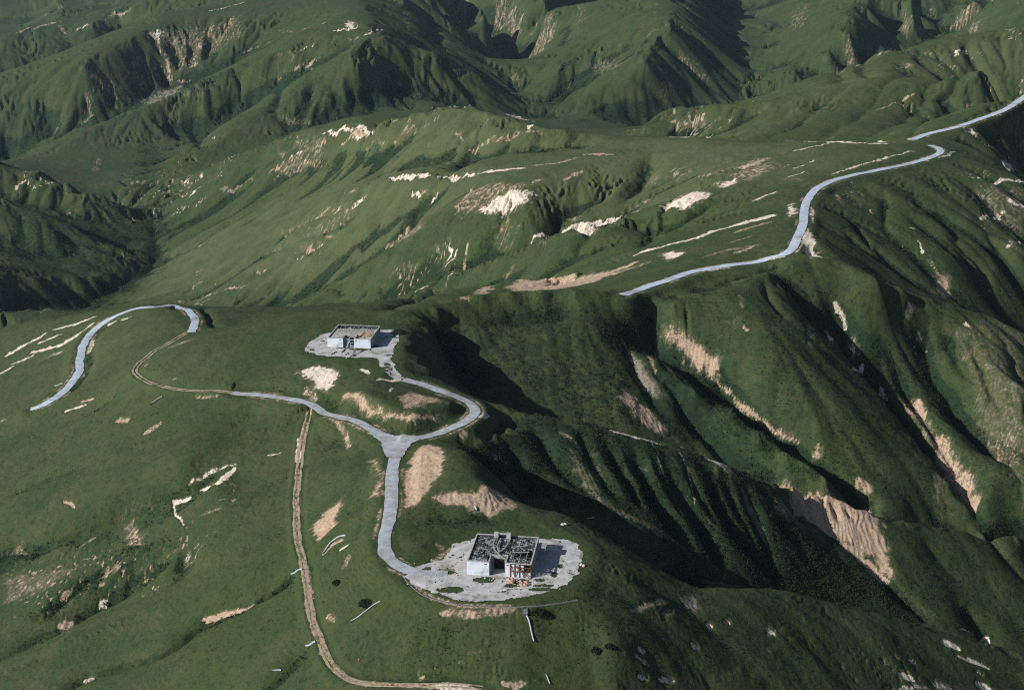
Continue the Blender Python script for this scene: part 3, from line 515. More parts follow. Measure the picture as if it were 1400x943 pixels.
 ('P',1,1,0,[(898,450),(930,446),(955,470),(986,490),(986,512),(970,521),(940,506),(923,480)]), ('S',.8,.68,.7,[(976,514),(1000,540),(1020,557),(1040,573),(1060,588),(1095,605)]), ('P',2,.5,0,[(1050,580),(1085,584),(1098,606),(1060,597)]), ('P',1,.9,0,[(838,545),(855,529),(880,550),(905,575),(919,600),(895,591),(868,566)]), ('P',2,.75,0,[(858,490),(870,484),(905,535),(926,560),(900,551),(868,520)]), ('S',2,.7,1.2,[(850,458),(864,485),(871,507)]), ('S',1,.6,1.2,[(880,480),(895,510)]), ('S',2,.5,1,[(840,462),(842,480)]), ('P',2,.4,0,[(983,430),(1010,424),(1018,442),(992,447)]), ('S',1,.8,.9,[(1016,443),(1024,452)]),
 ('S',0,.7,1.3,[(1138,408),(1150,428),(1156,452)]), ('P',0,.75,0,[(1128,455),(1138,453),(1150,475),(1140,476)]), ('P',0,.8,0,[(1158,465),(1170,460),(1176,482),(1162,490)]), ('S',0,.8,1.4,[(1166,505),(1182,495)]), ('S',1,.55,2.5,[(1110,612),(1121,626)]), ('S',1,.6,3,[(1172,655),(1190,672)]), ('S',1,.5,1,[(1010,402),(1015,420)]), ('S',1,.5,2,[(1105,470),(1112,440)]),
 ('P',1,.5,0,[(1215,525),(1255,540),(1290,610),(1335,690),(1365,728),(1350,720),(1280,630),(1235,570)]), ('S',1,.75,2.5,[(1255,545),(1260,575)]), ('S',1,.65,4,[(1280,600),(1300,640),(1335,695)]), ('S',0,.6,1.5,[(1205,530),(1212,545)]), ('P',2,.6,0,[(1253,585),(1275,590),(1268,605),(1255,600)]), ('S',0,.75,1.1,[(1317,440),(1326,446)]), ('P',1,.65,0,[(1268,372),(1290,364),(1306,385),(1302,412),(1275,402)]), ('P',0,.6,0,[(1268,352),(1282,355),(1288,378),(1272,378)]), ('S',0,.8,1.4,[(1255,328),(1262,346)]), ('S',0,.8,1.1,[(1244,311),(1252,312)]), ('S',1,.7,1.2,[(1189,286),(1194,294)]), ('S',1,.6,1.5,[(1252,460),(1262,462)]), ('S',1,.6,1.2,[(1235,430),(1255,420)]), ('S',1,.6,1,[(1260,473),(1270,480)]),
 ('P',2,.4,0,[(1300,450),(1330,440),(1402,455),(1402,720),(1370,640),(1330,560)]), ('P',1,.45,0,[(1350,600),(1402,570),(1402,640),(1370,640)]), ('P',2,.42,0,[(1330,255),(1402,255),(1402,330),(1350,300)]), ('S',0,.6,2.2,[(1340,300),(1375,285)]), ('S',0,.55,2.5,[(1376,340),(1402,330)]), ('S',1,.5,1.5,[(1372,530),(1382,535)]), ('P',2,.5,0,[(1275,645),(1290,650),(1292,715),(1272,712)]),
 # the scarp spur
 ('S',0,.95,.9,[(722,563),(745,569.5)]), ('S',0,.95,1,[(832,587),(860,595),(892,603),(905,608)]), ('S',0,.9,1,[(930,611),(965,625),(990,635)]), ('P',0,.7,0,[(965,626),(1000,634),(1004,642),(992,645),(975,636)]), ('S',0,.6,.6,[(890,602),(900,630),(905,650)]), ('S',0,.5,.6,[(925,612),(945,660),(950,690)]),
 ('P',1,1,0,[(1063,661),(1085,662),(1130,674),(1180,692),(1198,702),(1206,720),(1215,750),(1223,792),(1210,786),(1195,771),(1180,756),(1150,741),(1110,716),(1080,691)]), ('S',1,.9,1.1,[(1150,741),(1180,764),(1215,795)]), ('P',2,.6,0,[(1010,660),(1030,668),(1060,680),(1085,700),(1100,725),(1075,715),(1045,690)]), ('S',2,.65,1,[(1012,662),(1028,700),(1050,742)]), ('S',2,.5,1.5,[(800,672),(850,702),(900,727),(940,747)]), ('P',1,.5,0,[(1250,832),(1262,820),(1290,845),(1275,852)]), ('S',1,.6,1.2,[(765,590),(790,610),(800,625)]), ('P',2,.45,0,[(775,612),(800,605),(830,640),(820,690),(790,665)]), ('S',1,.5,1.2,[(670,615),(685,632)]), ('S',1,.5,1,[(1205,712),(1212,722)]),
]
# thick scrub and tall growth plus shade painted into the dim slopes (strength, outline)
SCRUB_SHADE = [
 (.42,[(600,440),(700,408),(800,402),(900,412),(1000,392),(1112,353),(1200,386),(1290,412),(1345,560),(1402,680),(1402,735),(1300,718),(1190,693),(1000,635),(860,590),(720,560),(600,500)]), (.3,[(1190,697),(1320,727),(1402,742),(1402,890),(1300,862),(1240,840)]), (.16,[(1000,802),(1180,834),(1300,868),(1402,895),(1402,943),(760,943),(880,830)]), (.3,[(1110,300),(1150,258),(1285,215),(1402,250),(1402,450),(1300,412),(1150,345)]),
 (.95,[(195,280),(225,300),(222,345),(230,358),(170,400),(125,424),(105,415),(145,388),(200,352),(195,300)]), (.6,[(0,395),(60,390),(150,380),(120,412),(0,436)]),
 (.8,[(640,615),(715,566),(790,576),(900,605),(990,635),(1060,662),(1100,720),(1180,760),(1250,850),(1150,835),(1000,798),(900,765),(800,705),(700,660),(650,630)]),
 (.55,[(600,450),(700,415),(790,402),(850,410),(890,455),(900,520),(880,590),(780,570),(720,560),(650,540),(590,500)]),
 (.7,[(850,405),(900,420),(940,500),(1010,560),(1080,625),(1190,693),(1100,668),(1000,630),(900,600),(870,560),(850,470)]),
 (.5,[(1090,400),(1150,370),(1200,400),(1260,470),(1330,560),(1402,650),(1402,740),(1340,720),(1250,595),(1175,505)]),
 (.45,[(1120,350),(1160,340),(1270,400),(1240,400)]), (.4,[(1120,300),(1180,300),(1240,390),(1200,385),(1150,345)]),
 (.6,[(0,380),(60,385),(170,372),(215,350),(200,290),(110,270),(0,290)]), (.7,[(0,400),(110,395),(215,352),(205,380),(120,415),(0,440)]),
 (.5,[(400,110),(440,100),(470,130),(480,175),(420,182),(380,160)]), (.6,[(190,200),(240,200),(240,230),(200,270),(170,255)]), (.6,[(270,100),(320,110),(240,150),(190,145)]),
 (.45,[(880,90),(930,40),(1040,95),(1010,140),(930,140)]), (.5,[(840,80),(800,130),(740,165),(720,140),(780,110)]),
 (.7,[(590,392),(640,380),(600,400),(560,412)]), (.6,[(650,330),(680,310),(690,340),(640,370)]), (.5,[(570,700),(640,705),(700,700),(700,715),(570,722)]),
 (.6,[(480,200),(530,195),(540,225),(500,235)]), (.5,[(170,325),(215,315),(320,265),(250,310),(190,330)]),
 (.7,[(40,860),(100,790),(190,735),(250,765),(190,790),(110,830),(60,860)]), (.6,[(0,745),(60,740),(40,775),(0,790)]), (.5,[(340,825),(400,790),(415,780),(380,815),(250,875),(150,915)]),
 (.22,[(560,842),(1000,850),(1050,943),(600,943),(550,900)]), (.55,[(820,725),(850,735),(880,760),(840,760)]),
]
soil = np.zeros(H.shape, np.float32); tint = np.full(H.shape, 1.0, np.float32); scrub_shade = np.zeros(H.shape, np.float32)
WS = np.clip(GY / 500, .7, 3)
w1 = (fbm(GX, GY, 5, 301, 3) - .5); w2 = (fbm(GX, GY, 5, 311, 3) - .5)
w1 = w1 + (fbm(GX, GY, 1.5, 321, 2) - .5) * .45; w2 = w2 + (fbm(GX, GY, 1.5, 331, 2) - .5) * .45
def clean(p):
    """drop outline points whose sight line slipped past the crest"""
    r = p[:, 1]; med = np.median(r); ok = np.abs(r - med) < .22 * med
    return p[ok]
for kd, tn, st, hw, pts in SOIL:
    p = clean(pix(pts))
    if len(p) < 2 or (kd == 'P' and len(p) < 3): continue
    if kd == 'S' and p[:, 1].mean() > 650: hw = hw * .66
    pad = hw * 3 + 8
    rs, cs = box(p, pad); k = WS[rs, cs]
    wk = 3.2 * k * (min(1, hw / 2.2) if kd == 'S' else 1.25)
    x = GX[rs, cs] + w1[rs, cs] * wk; y = GY[rs, cs] + w2[rs, cs] * wk
    if kd == 'S':
        d, al = dist_line(x, y, p); e = np.sqrt(np.clip(1 - (2*al - 1)**4, 0, 1)) * .75 + .25
        m = st * (1 - sstep(hw * e * .45, hw * e * 1.5, d))
    else:
        d = poly_dist(x, y, p); f = 2.0 * k
        m = st * (1 - sstep(-f * 1.9, f * 1.3, d))
    a = soil[rs, cs]; g = m > a
    soil[rs, cs] = np.maximum(a, m); tint[rs, cs] = np.where(g & (m > .05), tn, tint[rs, cs])
for st, pts in SCRUB_SHADE:
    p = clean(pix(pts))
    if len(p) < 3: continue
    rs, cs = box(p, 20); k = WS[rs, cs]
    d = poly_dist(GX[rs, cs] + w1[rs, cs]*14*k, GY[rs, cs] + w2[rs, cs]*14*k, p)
    scrub_shade[rs, cs] = np.maximum(scrub_shade[rs, cs], st * (1 - sstep(-6*k, 6*k, d)))
# thin, drier turf on the slopes that face the afternoon sun
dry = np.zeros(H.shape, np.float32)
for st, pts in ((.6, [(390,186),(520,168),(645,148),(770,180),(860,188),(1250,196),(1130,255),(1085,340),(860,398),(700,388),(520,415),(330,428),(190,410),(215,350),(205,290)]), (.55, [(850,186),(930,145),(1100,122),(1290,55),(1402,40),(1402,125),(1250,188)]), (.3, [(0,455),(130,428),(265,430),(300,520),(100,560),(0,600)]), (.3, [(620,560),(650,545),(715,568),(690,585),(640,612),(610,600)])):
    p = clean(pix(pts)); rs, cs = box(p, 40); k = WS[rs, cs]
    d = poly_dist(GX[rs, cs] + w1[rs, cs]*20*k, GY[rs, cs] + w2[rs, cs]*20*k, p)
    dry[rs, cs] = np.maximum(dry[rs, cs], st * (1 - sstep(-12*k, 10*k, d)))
# scrub also gathers in the gully bottoms
def blur(A, r, c):
    for ax, n in ((0, r), (1, c)):
        cs_ = np.cumsum(np.pad(A, [(n+1, n) if a == ax else (0, 0) for a in (0, 1)], mode='edge'), axis=ax)
        A = (np.take(cs_, range(2*n+1, cs_.shape[ax]), ax) - np.take(cs_, range(0, cs_.shape[ax] - 2*n - 1), ax)) / (2*n+1)
    return A
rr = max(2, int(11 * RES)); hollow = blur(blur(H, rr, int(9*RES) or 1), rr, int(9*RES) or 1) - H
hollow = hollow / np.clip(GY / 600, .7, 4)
scrub_shade = np.clip(scrub_shade + .8 * sstep(.35, 1.5, hollow) * sstep(480, 600, GY) + .5 * sstep(.5, 1.6, hollow) * (GY < 560), 0, 1)
gx, gy = grad(H); slope = np.hypot(gx, gy)
# natural bare earth on the steepest rills of the far faces
soil = np.maximum(soil, (.42 * sstep(.75, 1.25, slope) * sstep(.45, .7, vnoise(GX, GY, 45, 401)) * sstep(700, 1100, GY)).astype(np.float32))
# thin erosion marks that follow the fall line where the turf is thin
marks = sstep(.52, .66, fbm(GX, GY, 75, 431, 3)) * sstep(.50, .68, fbm(GX, GY, 13, 441, 3)) * sstep(.1, .8, STREAK)
mk = marks * (sstep(620, 700, GY) * (1 - sstep(1250, 1500, GY)) * .62 + (GX > 40) * (1 - sstep(560, 640, GY)) * .45)
gm = mk > soil; tint = np.where(gm, np.where(GX > 60, 1.6, np.where(vnoise(GX, GY, 30, 451) > .5, 1.0, .25)), tint).astype(np.float32)
soil = np.maximum(soil, mk).astype(np.float32)
# pale stones scattered on the slope under the near platform and on the lower right
for pts, st in (([(560,842),(850,850),(1000,850),(1100,943),(560,943)], .75), ([(1050,860),(1300,890),(1402,930),(1402,943),(1100,943)], .6), ([(600,720),(700,712),(880,770),(800,800)], .35), ([(0,780),(150,740),(330,640),(340,700),(200,830),(0,900)], .6), ([(1240,420),(1402,450),(1402,740),(1330,700)], .5), ([(740,590),(960,640),(1040,720),(980,770),(800,700)], .34)):
    p = clean(pix(pts)); rs, cs = box(p, 6); x, y = GX[rs, cs], GY[rs, cs]
    m = (1 - sstep(-6, 3, poly_dist(x, y, p))) * st * sstep(.70, .84, vnoise(x, y, 1.0, 471)) * sstep(.45, .6, fbm(x, y, 16, 481, 3))
    a = soil[rs, cs]; tint[rs, cs] = np.where((m > a) & (m > .1), .9, tint[rs, cs]); soil[rs, cs] = np.maximum(a, m)
shoulder = (DR > -.9) & (DR < 1.6) & (FR > 3)
soil = np.where(shoulder, np.maximum(soil, (.62 * (1 - np.abs(DR - .1) / 1.6) * sstep(.4, .62, vnoise(GX, GY, 6, 411))).clip(0, 1)), soil).astype(np.float32)

# bare ground is cut a little below the turf and furrowed down the fall line
bare = soil * sstep(.4, 1.5, DR)
H = H - bare * (.35 + .55 * (1 - STREAK) * np.clip(GY / 600, .6, 1.6) * sstep(.3, .7, slope) + .5 * (fbm(GX, GY, 2.2, 421, 2) - .5))
# ------------------------------------------------------------------ scene
from mathutils import Vector, Matrix
scene = bpy.context.scene
COL = scene.collection
rnd = random.Random(7)

def new_mesh(name, co, faces, smooth=False, attrs=None):
    me = bpy.data.meshes.new(name)
    co = np.asarray(co, np.float32); me.vertices.add(len(co)); me.vertices.foreach_set('co', co.ravel())
    fs = np.asarray(faces, np.int32); k = fs.shape[1]
    me.loops.add(fs.size); me.loops.foreach_set('vertex_index', fs.ravel())
    me.polygons.add(len(fs)); me.polygons.foreach_set('loop_start', np.arange(0, fs.size, k, dtype=np.int32))
    if smooth: me.polygons.foreach_set('use_smooth', np.ones(len(fs), bool))
    me.update(calc_edges=True)
    for nm, v in (attrs or {}).items():
        a = me.attributes.new(nm, 'FLOAT', 'POINT'); a.data.foreach_set('value', np.asarray(v, np.float32).ravel())
    return me
def link(name, me, m=None, parent=None, **props):
    o = bpy.data.objects.new(name, me); COL.objects.link(o)
    if m is not None:
        for q in (m if isinstance(m, (list, tuple)) else [m]): me.materials.append(q)
    if parent is not None: o.parent = parent
    for k, v in props.items(): o[k] = v
    return o
def thing(name, label, cat, loc, rz=0, group=None):
    o = bpy.data.objects.new(name, None); COL.objects.link(o); o.location = loc; o.rotation_euler = (0, 0, rz)
    o.empty_display_size = .5
    o['label'] = label; o['category'] = cat
    if group: o['group'] = group
    return o

# ---- materials
class NT:
    def __init__(s, name):
        s.m = bpy.data.materials.new(name); s.m.use_nodes = True; s.t = s.m.node_tree; s.n = s.t.nodes; s.b = s.n['Principled BSDF']
        s.b.inputs['Roughness'].default_value = .95; s.b.inputs['Specular IOR Level'].default_value = .12
    def new(s, typ, **kw):
        q = s.n.new(typ)
        for k, v in kw.items(): setattr(q, k, v)
        return q
    def lk(s, a, b): s.t.links.new(a, b)
    def pos(s):
        if not hasattr(s, '_p'): s._p = s.new('ShaderNodeNewGeometry').outputs['Position']
        return s._p
    def noise(s, scale, detail=4, rough=.55, dist=0.0, obj=False):
        q = s.new('ShaderNodeTexNoise'); q.inputs['Scale'].default_value = scale; q.inputs['Detail'].default_value = detail
        q.inputs['Roughness'].default_value = rough; q.inputs['Distortion'].default_value = dist
        if obj: s.lk(s.new('ShaderNodeTexCoord').outputs['Object'], q.inputs['Vector'])
        else: s.lk(s.pos(), q.inputs['Vector'])
        return q.outputs['Fac']
    def ramp(s, f, a, b, lo=0.0, hi=1.0, smooth=True):
        q = s.new('ShaderNodeMapRange'); q.interpolation_type = 'SMOOTHSTEP' if smooth else 'LINEAR'
        s.lk(f, q.inputs['Value']); q.inputs['From Min'].default_value = a; q.inputs['From Max'].default_value = b
        q.inputs['To Min'].default_value = lo; q.inputs['To Max'].default_value = hi
        return q.outputs['Result']
    def math(s, op, a, b):
        q = s.new('ShaderNodeMath', operation=op)
        for i, v in enumerate((a, b)):
            if isinstance(v, (int, float)): q.inputs[i].default_value = v
            else: s.lk(v, q.inputs[i])
        return q.outputs[0]
    def mix(s, f, a, b):
        q = s.new('ShaderNodeMix', data_type='RGBA')
        for k, v in ((0, f), (6, a), (7, b)):
            if isinstance(v, (int, float)): q.inputs[k].default_value = v
            elif isinstance(v, tuple): q.inputs[k].default_value = (*v, 1)
            else: s.lk(v, q.inputs[k])
        return q.outputs[2]
    def attr(s, nm):
        q = s.new('ShaderNodeAttribute'); q.attribute_name = nm; return q.outputs['Fac']
    def bump(s, h, strength, dist):
        q = s.new('ShaderNodeBump'); q.inputs['Strength'].default_value = strength; q.inputs['Distance'].default_value = dist
        s.lk(h, q.inputs['Height']); s.lk(q.outputs[0], s.b.inputs['Normal'])
    def base(s, c):
        if isinstance(c, tuple): s.b.inputs['Base Color'].default_value = (*c, 1)
        else: s.lk(c, s.b.inputs['Base Color'])

def ground_material():
    s = NT('hillside')
    big, mid, fine = s.noise(.022, 5), s.noise(.14, 5, .6), s.noise(1.1, 6, .7)
    g = s.mix(s.ramp(big, .35, .65), GRASS_A, GRASS_B)
    g = s.mix(s.ramp(mid, .45, .75, 0, .55), g, GRASS_C)
    g = s.mix(s.ramp(fine, .42, .70, 0, .6), g, GRASS_D)
    g = s.mix(s.ramp(s.noise(.07, 6, .68, .6), .47, .64, 0, .75), g, GRASS_E)
    g = s.mix(s.ramp(s.noise(.011, 4, .6), .46, .60, 0, .55), g, GRASS_G)
    g = s.mix(s.ramp(s.noise(.45, 6, .75), .50, .66, 0, .65), g, GRASS_D)
    g = s.mix(s.ramp(s.attr('streak'), .2, 1.0, 0, .12), g, GRASS_C)
    tuft = s.noise(2.6, 5, .72)
    g = s.mix(s.ramp(tuft, .48, .70, 0, .8), g, GRASS_D)
    g = s.mix(s.ramp(tuft, .46, .30, 0, .6), g, GRASS_E)
    # stock tracks: faint terraces along the contour
    z = s.new('ShaderNodeSeparateXYZ'); s.lk(s.pos(), z.inputs[0])
    ter = s.math('SINE', s.math('ADD', s.math('MULTIPLY', z.outputs['Z'], 6.5), s.math('MULTIPLY', s.noise(.09, 4, .6), 26)), 0)
    tmask = s.ramp(s.noise(.035, 3, .5), .5, .62)
    g = s.mix(s.math('MULTIPLY', s.ramp(ter, .55, 1, 0, .5), tmask), g, GRASS_F)
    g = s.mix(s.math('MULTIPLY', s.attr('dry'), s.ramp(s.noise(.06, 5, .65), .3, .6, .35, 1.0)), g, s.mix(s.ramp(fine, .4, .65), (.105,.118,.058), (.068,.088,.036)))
    sc = s.attr('scrub_shade')
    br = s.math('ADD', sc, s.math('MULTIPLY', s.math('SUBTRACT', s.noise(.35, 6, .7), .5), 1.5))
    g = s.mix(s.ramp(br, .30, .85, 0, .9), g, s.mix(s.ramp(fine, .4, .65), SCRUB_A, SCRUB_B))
    so, ti = s.attr('soil'), s.attr('tint')
    n1 = s.noise(.34, 8, .78); rl = s.attr('streak')
    n2 = s.noise(1.7, 4, .6)
    v = s.math('ADD', s.math('ADD', s.math('MULTIPLY', so, 1.3), s.math('ADD', s.math('MULTIPLY', s.math('SUBTRACT', n1, .5), 1.7), s.math('MULTIPLY', s.math('SUBTRACT', n2, .5), .9))), s.math('MULTIPLY', s.math('SUBTRACT', rl, .2), .26))
    f = s.ramp(v, .56, .84)
    var = s.noise(.9, 6, .7)
    chalk = s.mix(s.ramp(var, .35, .7), CHALK_A, CHALK_B)
    tan = s.mix(s.ramp(var, .35, .7), TAN_A, TAN_B)
    rock = s.mix(s.ramp(var, .35, .7), ROCK_A, ROCK_B)
    c = s.mix(s.ramp(ti, .2, .8), chalk, tan); c = s.mix(s.ramp(ti, 1.2, 1.8), c, rock)
    g = s.mix(s.ramp(v, .22, .72, 0, .6), g, s.mix(.5, GRASS_E, TAN_B))       # thinning turf round the bare ground
    g = s.mix(f, g, c)
    # scattered pale stones
    st = s.ramp(s.noise(1.6, 3, .5), .735, .78)
    area = s.ramp(s.noise(.05, 3, .5), .52, .68)
    g = s.mix(s.math('MULTIPLY', s.math('MULTIPLY', st, area), .75), g, (.42, .37, .30))
    s.base(g)
    hgt = s.math('ADD', s.math('ADD', s.math('MULTIPLY', s.noise(.5, 6, .65), 1.0), s.math('MULTIPLY', fine, .35)), s.math('MULTIPLY', s.math('MULTIPLY', rl, s.ramp(so, .1, .6)), .3))
    s.bump(hgt, .55, .8)
    return s.m
GRASS_G = (.040,.065,.020)
GRASS_E, GRASS_F = (.064,.072,.030), (.080,.078,.042)
GRASS_A, GRASS_B, GRASS_C, GRASS_D = (.037,.063,.025), (.050,.074,.030), (.075,.086,.041), (.014,.030,.011)
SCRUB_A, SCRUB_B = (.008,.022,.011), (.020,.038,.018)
CHALK_A, CHALK_B = (.70,.62,.53), (.42,.355,.29)
TAN_A, TAN_B = (.44,.33,.24), (.27,.20,.15)
ROCK_A, ROCK_B = (.25,.235,.20), (.13,.125,.10)

def flat_mat(name, a, b, scale=.8, lo=.4, hi=.65, bump=.3, obj=True, c=None, cs=.1):
    s = NT(name); n = s.noise(scale, 7, .65, obj=obj)
    col = s.mix(s.ramp(n, lo, hi), a, b)
    if c: col = s.mix(s.ramp(s.noise(cs, 6, .7, obj=obj), .5, .68), col, c)
    s.base(col); s.bump(s.noise(scale * 4, 5, .7, obj=obj), bump, .05); return s.m
M_GROUND = ground_material()
M_ASPH = flat_mat('worn_asphalt', (.40,.44,.50), (.27,.29,.32), .4, .40, .66, .3, False, (.29,.265,.215), .3)
M_ROAD = flat_mat('pale_asphalt', (.45,.52,.63), (.33,.385,.47), .6, .4, .68, .3, False, (.25,.255,.26), .14)
M_PAVE = flat_mat('broken_paving', (.47,.475,.49), (.36,.36,.365), .45, .4, .65, .4, False, (.20,.19,.155), .22)
M_DIRT = flat_mat('dirt', (.40,.33,.235), (.26,.22,.14), .7, .4, .65, .5, False, (.10,.11,.05), .35)
M_WHITE = flat_mat('white_paint', (.60,.67,.76), (.50,.57,.66), .35, .45, .75, .06, True, (.37,.39,.41), .4)
M_GREYW = flat_mat('weathered_wall', (.34,.35,.35), (.20,.21,.21), .6, .4, .65, .2)
M_DARKR = flat_mat('charred_deck', (.032,.038,.04), (.15,.175,.18), 2.4, .46, .66, .5)
M_PALER = flat_mat('pale_deck', (.36,.40,.41), (.17,.19,.20), 1.3, .38, .62, .5)
M_TIMBER = flat_mat('grey_timber', (.33,.33,.31), (.20,.20,.19), 2, .4, .65, .3)
M_RED = flat_mat('red_timber', (.21,.085,.055), (.12,.06,.045), 2, .4, .65, .3)
M_CONC = flat_mat('concrete', (.42,.42,.41), (.30,.30,.29), .9, .4, .65, .3)
M_PINK = flat_mat('broken_tile', (.42,.27,.20), (.32,.24,.19), 1.8, .4, .62, .5)
M_METAL = flat_mat('galvanised_metal', (.38,.45,.50), (.27,.32,.36), 1.5, .4, .65, .1)
M_RUST = flat_mat('dull_metal', (.30,.33,.36), (.20,.22,.24), 1.5, .4, .65, .1)
M_STONE = flat_mat('pale_stone', (.52,.47,.40), (.36,.32,.27), 1.6, .4, .65, .5)
M_KERB = flat_mat('old_kerb', (.17,.175,.18), (.10,.105,.11), 1, .4, .65, .2, False)
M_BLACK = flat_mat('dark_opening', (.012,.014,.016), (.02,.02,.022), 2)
M_BUSH = flat_mat('chaparral', (.012,.026,.013), (.030,.044,.020), .6, .35, .65, .0, False)

# ---- terrain
def grid_quads(nr, nc):
    i = np.arange(nr-1)[:, None]*nc + np.arange(nc-1)[None]
    return np.stack([i, i+1, i+nc+1, i+nc], -1).reshape(-1, 4)
tm = new_mesh('terrain', np.stack([GX, GY, H], -1).reshape(-1, 3), grid_quads(NR, NC), True, {'soil': soil, 'tint': tint, 'scrub_shade': scrub_shade, 'rill': RILL, 'streak': STREAK, 'dry': dry})
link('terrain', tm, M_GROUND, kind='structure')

# ---- roads
def ribbon(name, p, wd, m, lift, jit=.25, offs=0.0, cross=5, z=None):
    t = np.gradient(p[:, :2], axis=0); t /= np.linalg.norm(t, axis=1)[:, None] + 1e-9
    nrm = np.stack([-t[:, 1], t[:, 0]], 1); n = len(p); rows = []
    ja = (fbm(p[:, 0], p[:, 1], 4, 501, 3) - .5) * 4 * jit; jb = (fbm(p[:, 0] + 99, p[:, 1], 4, 503, 3) - .5) * 4 * jit
    for k in range(cross):
        u = k / (cross - 1) * 2 - 1
        w = wd / 2 * u + offs + np.where(u < 0, ja, jb) * abs(u) ** 3
        xy = p[:, :2] + nrm * w[:, None]
        hz = np.maximum(sample(H, xy[:, 0], xy[:, 1]), p[:, 2]) + lift - (.05 if k in (0, cross - 1) else 0)
        rows.append(np.column_stack([xy, hz]))
    co = np.stack(rows, 1).reshape(-1, 3)
    return new_mesh(name, co, grid_quads(n, cross), True), co
def road(name, key, m, lift, jit=.25):
    wd, p = ROADW[key]; me, _ = ribbon(name, p, wd, m, lift, jit); return link(name, me, m, kind='structure')
road('road', 'driveway', M_ASPH, .16); road('road', 'loop', M_ASPH, .18); road('road', 'spine', M_ASPH, .14)
road('road', 'old_road', M_ROAD, .16); road('road', 'main_road', M_ROAD, .2, .12); road('road', 'main_upper', M_ROAD, .22, .12)
def track(key):
    wd, p = ROADW[key]; cos, fcs = [], []; base = 0
    for off in (-.72, .72):
        me, co = ribbon('rut', p, .72, M_DIRT, .1, .22, off, 3); bpy.data.meshes.remove(me)
        cos.append(co); fcs.append(grid_quads(len(p), 3) + base); base += len(co)
    link('dirt_track', new_mesh('dirt_track', np.vstack(cos), np.vstack(fcs)), M_DIRT, kind='structure')
track('track'); track('spine_track')
# junction apron
def paved(name, poly, m, lift, step=.4, holes=(), rag=.9, hole_lvl=.655):
    x0, y0 = poly[:, :2].min(0) - 1; x1, y1 = poly[:, :2].max(0) + 1
    xs, ys = np.arange(x0, x1, step), np.arange(y0, y1, step)
    X, Y = np.meshgrid(xs, ys)
    jx = (hsh(np.arange(X.size).reshape(X.shape), np.zeros(X.shape, int), 5) - .5) * step * .5
    jy = (hsh(np.arange(X.size).reshape(X.shape), np.zeros(X.shape, int), 6) - .5) * step * .5
    Xj, Yj = X + jx, Y + jy
    Z = sample(H, Xj, Yj) + lift
    cx, cy = X[:-1, :-1] + step/2, Y[:-1, :-1] + step/2
    d = poly_dist(cx, cy, poly) + (fbm(cx, cy, 3, 601, 3) - .5) * 4 * rag
    keep = d < 0
    hn = fbm(cx, cy, 3.2, 611, 4); keep &= ~((hn > hole_lvl) & (d > -5))
    for hx, hy, ra, rb in holes:
        keep &= ((cx-hx)/ra)**2 + ((cy-hy)/rb)**2 + (fbm(cx, cy, 2, 621, 3) - .5) * 1.6 > 1
    fq = grid_quads(*X.shape)[keep.ravel()]
    used, inv = np.unique(fq, return_inverse=True)
    co = np.stack([Xj, Yj, Z], -1).reshape(-1, 3)[used]
    return link(name, new_mesh(name, co, inv.reshape(fq.shape)), m, kind='structure')
jp = pix([(490,577),(515,588),(540,596),(572,597),(585,595),(562,608),(550,625),(529,625),(520,604)])
paved('road', jp, M_ASPH, .21, .4, rag=.3, hole_lvl=2)
def gp(px, py, z): x, y, _ = pz(px, py, z); return x, y
near_holes = [(*gp(662,793,-2), 3.4, 1.6), (*gp(712,795,-2), 2.2, 1.6), (*gp(611,781,-2), 2.6, 1.6), (*gp(617,806,-2), 4.2, 1.6), (*gp(758,786,-2), 1.0, 1.7), (*gp(766,774,-2), .8, 1.4), (*gp(698,801,-2), 1.8, .8), (*gp(737,793,-2), 1.6, .9), (*gp(742,806,-2), 3.5, .9)]
paved('paved_yard', NPW, M_PAVE, .12, .35, near_holes, .5, .69)
FPF = pad_poly(FAR_PAD, 6.0); FPF[10:12, :] = pix(FAR_PAD[10:12]); FPF[12:14] = pix(FAR_PAD[12:14])
far_holes = [(*gp(470,475.5,6), 3.2, 1.1), (*gp(492,478,6), 4.5, 1.4), (*gp(513,474,6), 2.5, 1.2)]
paved('paved_yard', FPF, M_PAVE, .14, .35, far_holes, .5, .72)
# kerb along the front of the near yard
kp = spline(pix([(552,788),(568,806),(590,818),(630,826.5),(680,829),(720,828.5),(755,825.5),(790,820)]), .6)
def wall_strip(name, p, w, h, m, **kw):
    t = np.gradient(p[:, :2], axis=0); t /= np.linalg.norm(t, axis=1)[:, None]
    nr = np.stack([-t[:, 1], t[:, 0]], 1); z = sample(H, p[:, 0], p[:, 1])
    prof = [(-w/2, -.3), (-w/2, h), (w/2, h), (w/2, -.3)]
    co = np.stack([np.column_stack([p[:, :2] + nr*a, z + b]) for a, b in prof], 1).reshape(-1, 3)
    return link(name, new_mesh(name, co, grid_quads(len(p), 4)), m, **kw)
wall_strip('kerb', kp, .4, .1, M_KERB, label='curved grey concrete kerb along the front rim of the near paved yard', category='kerb')

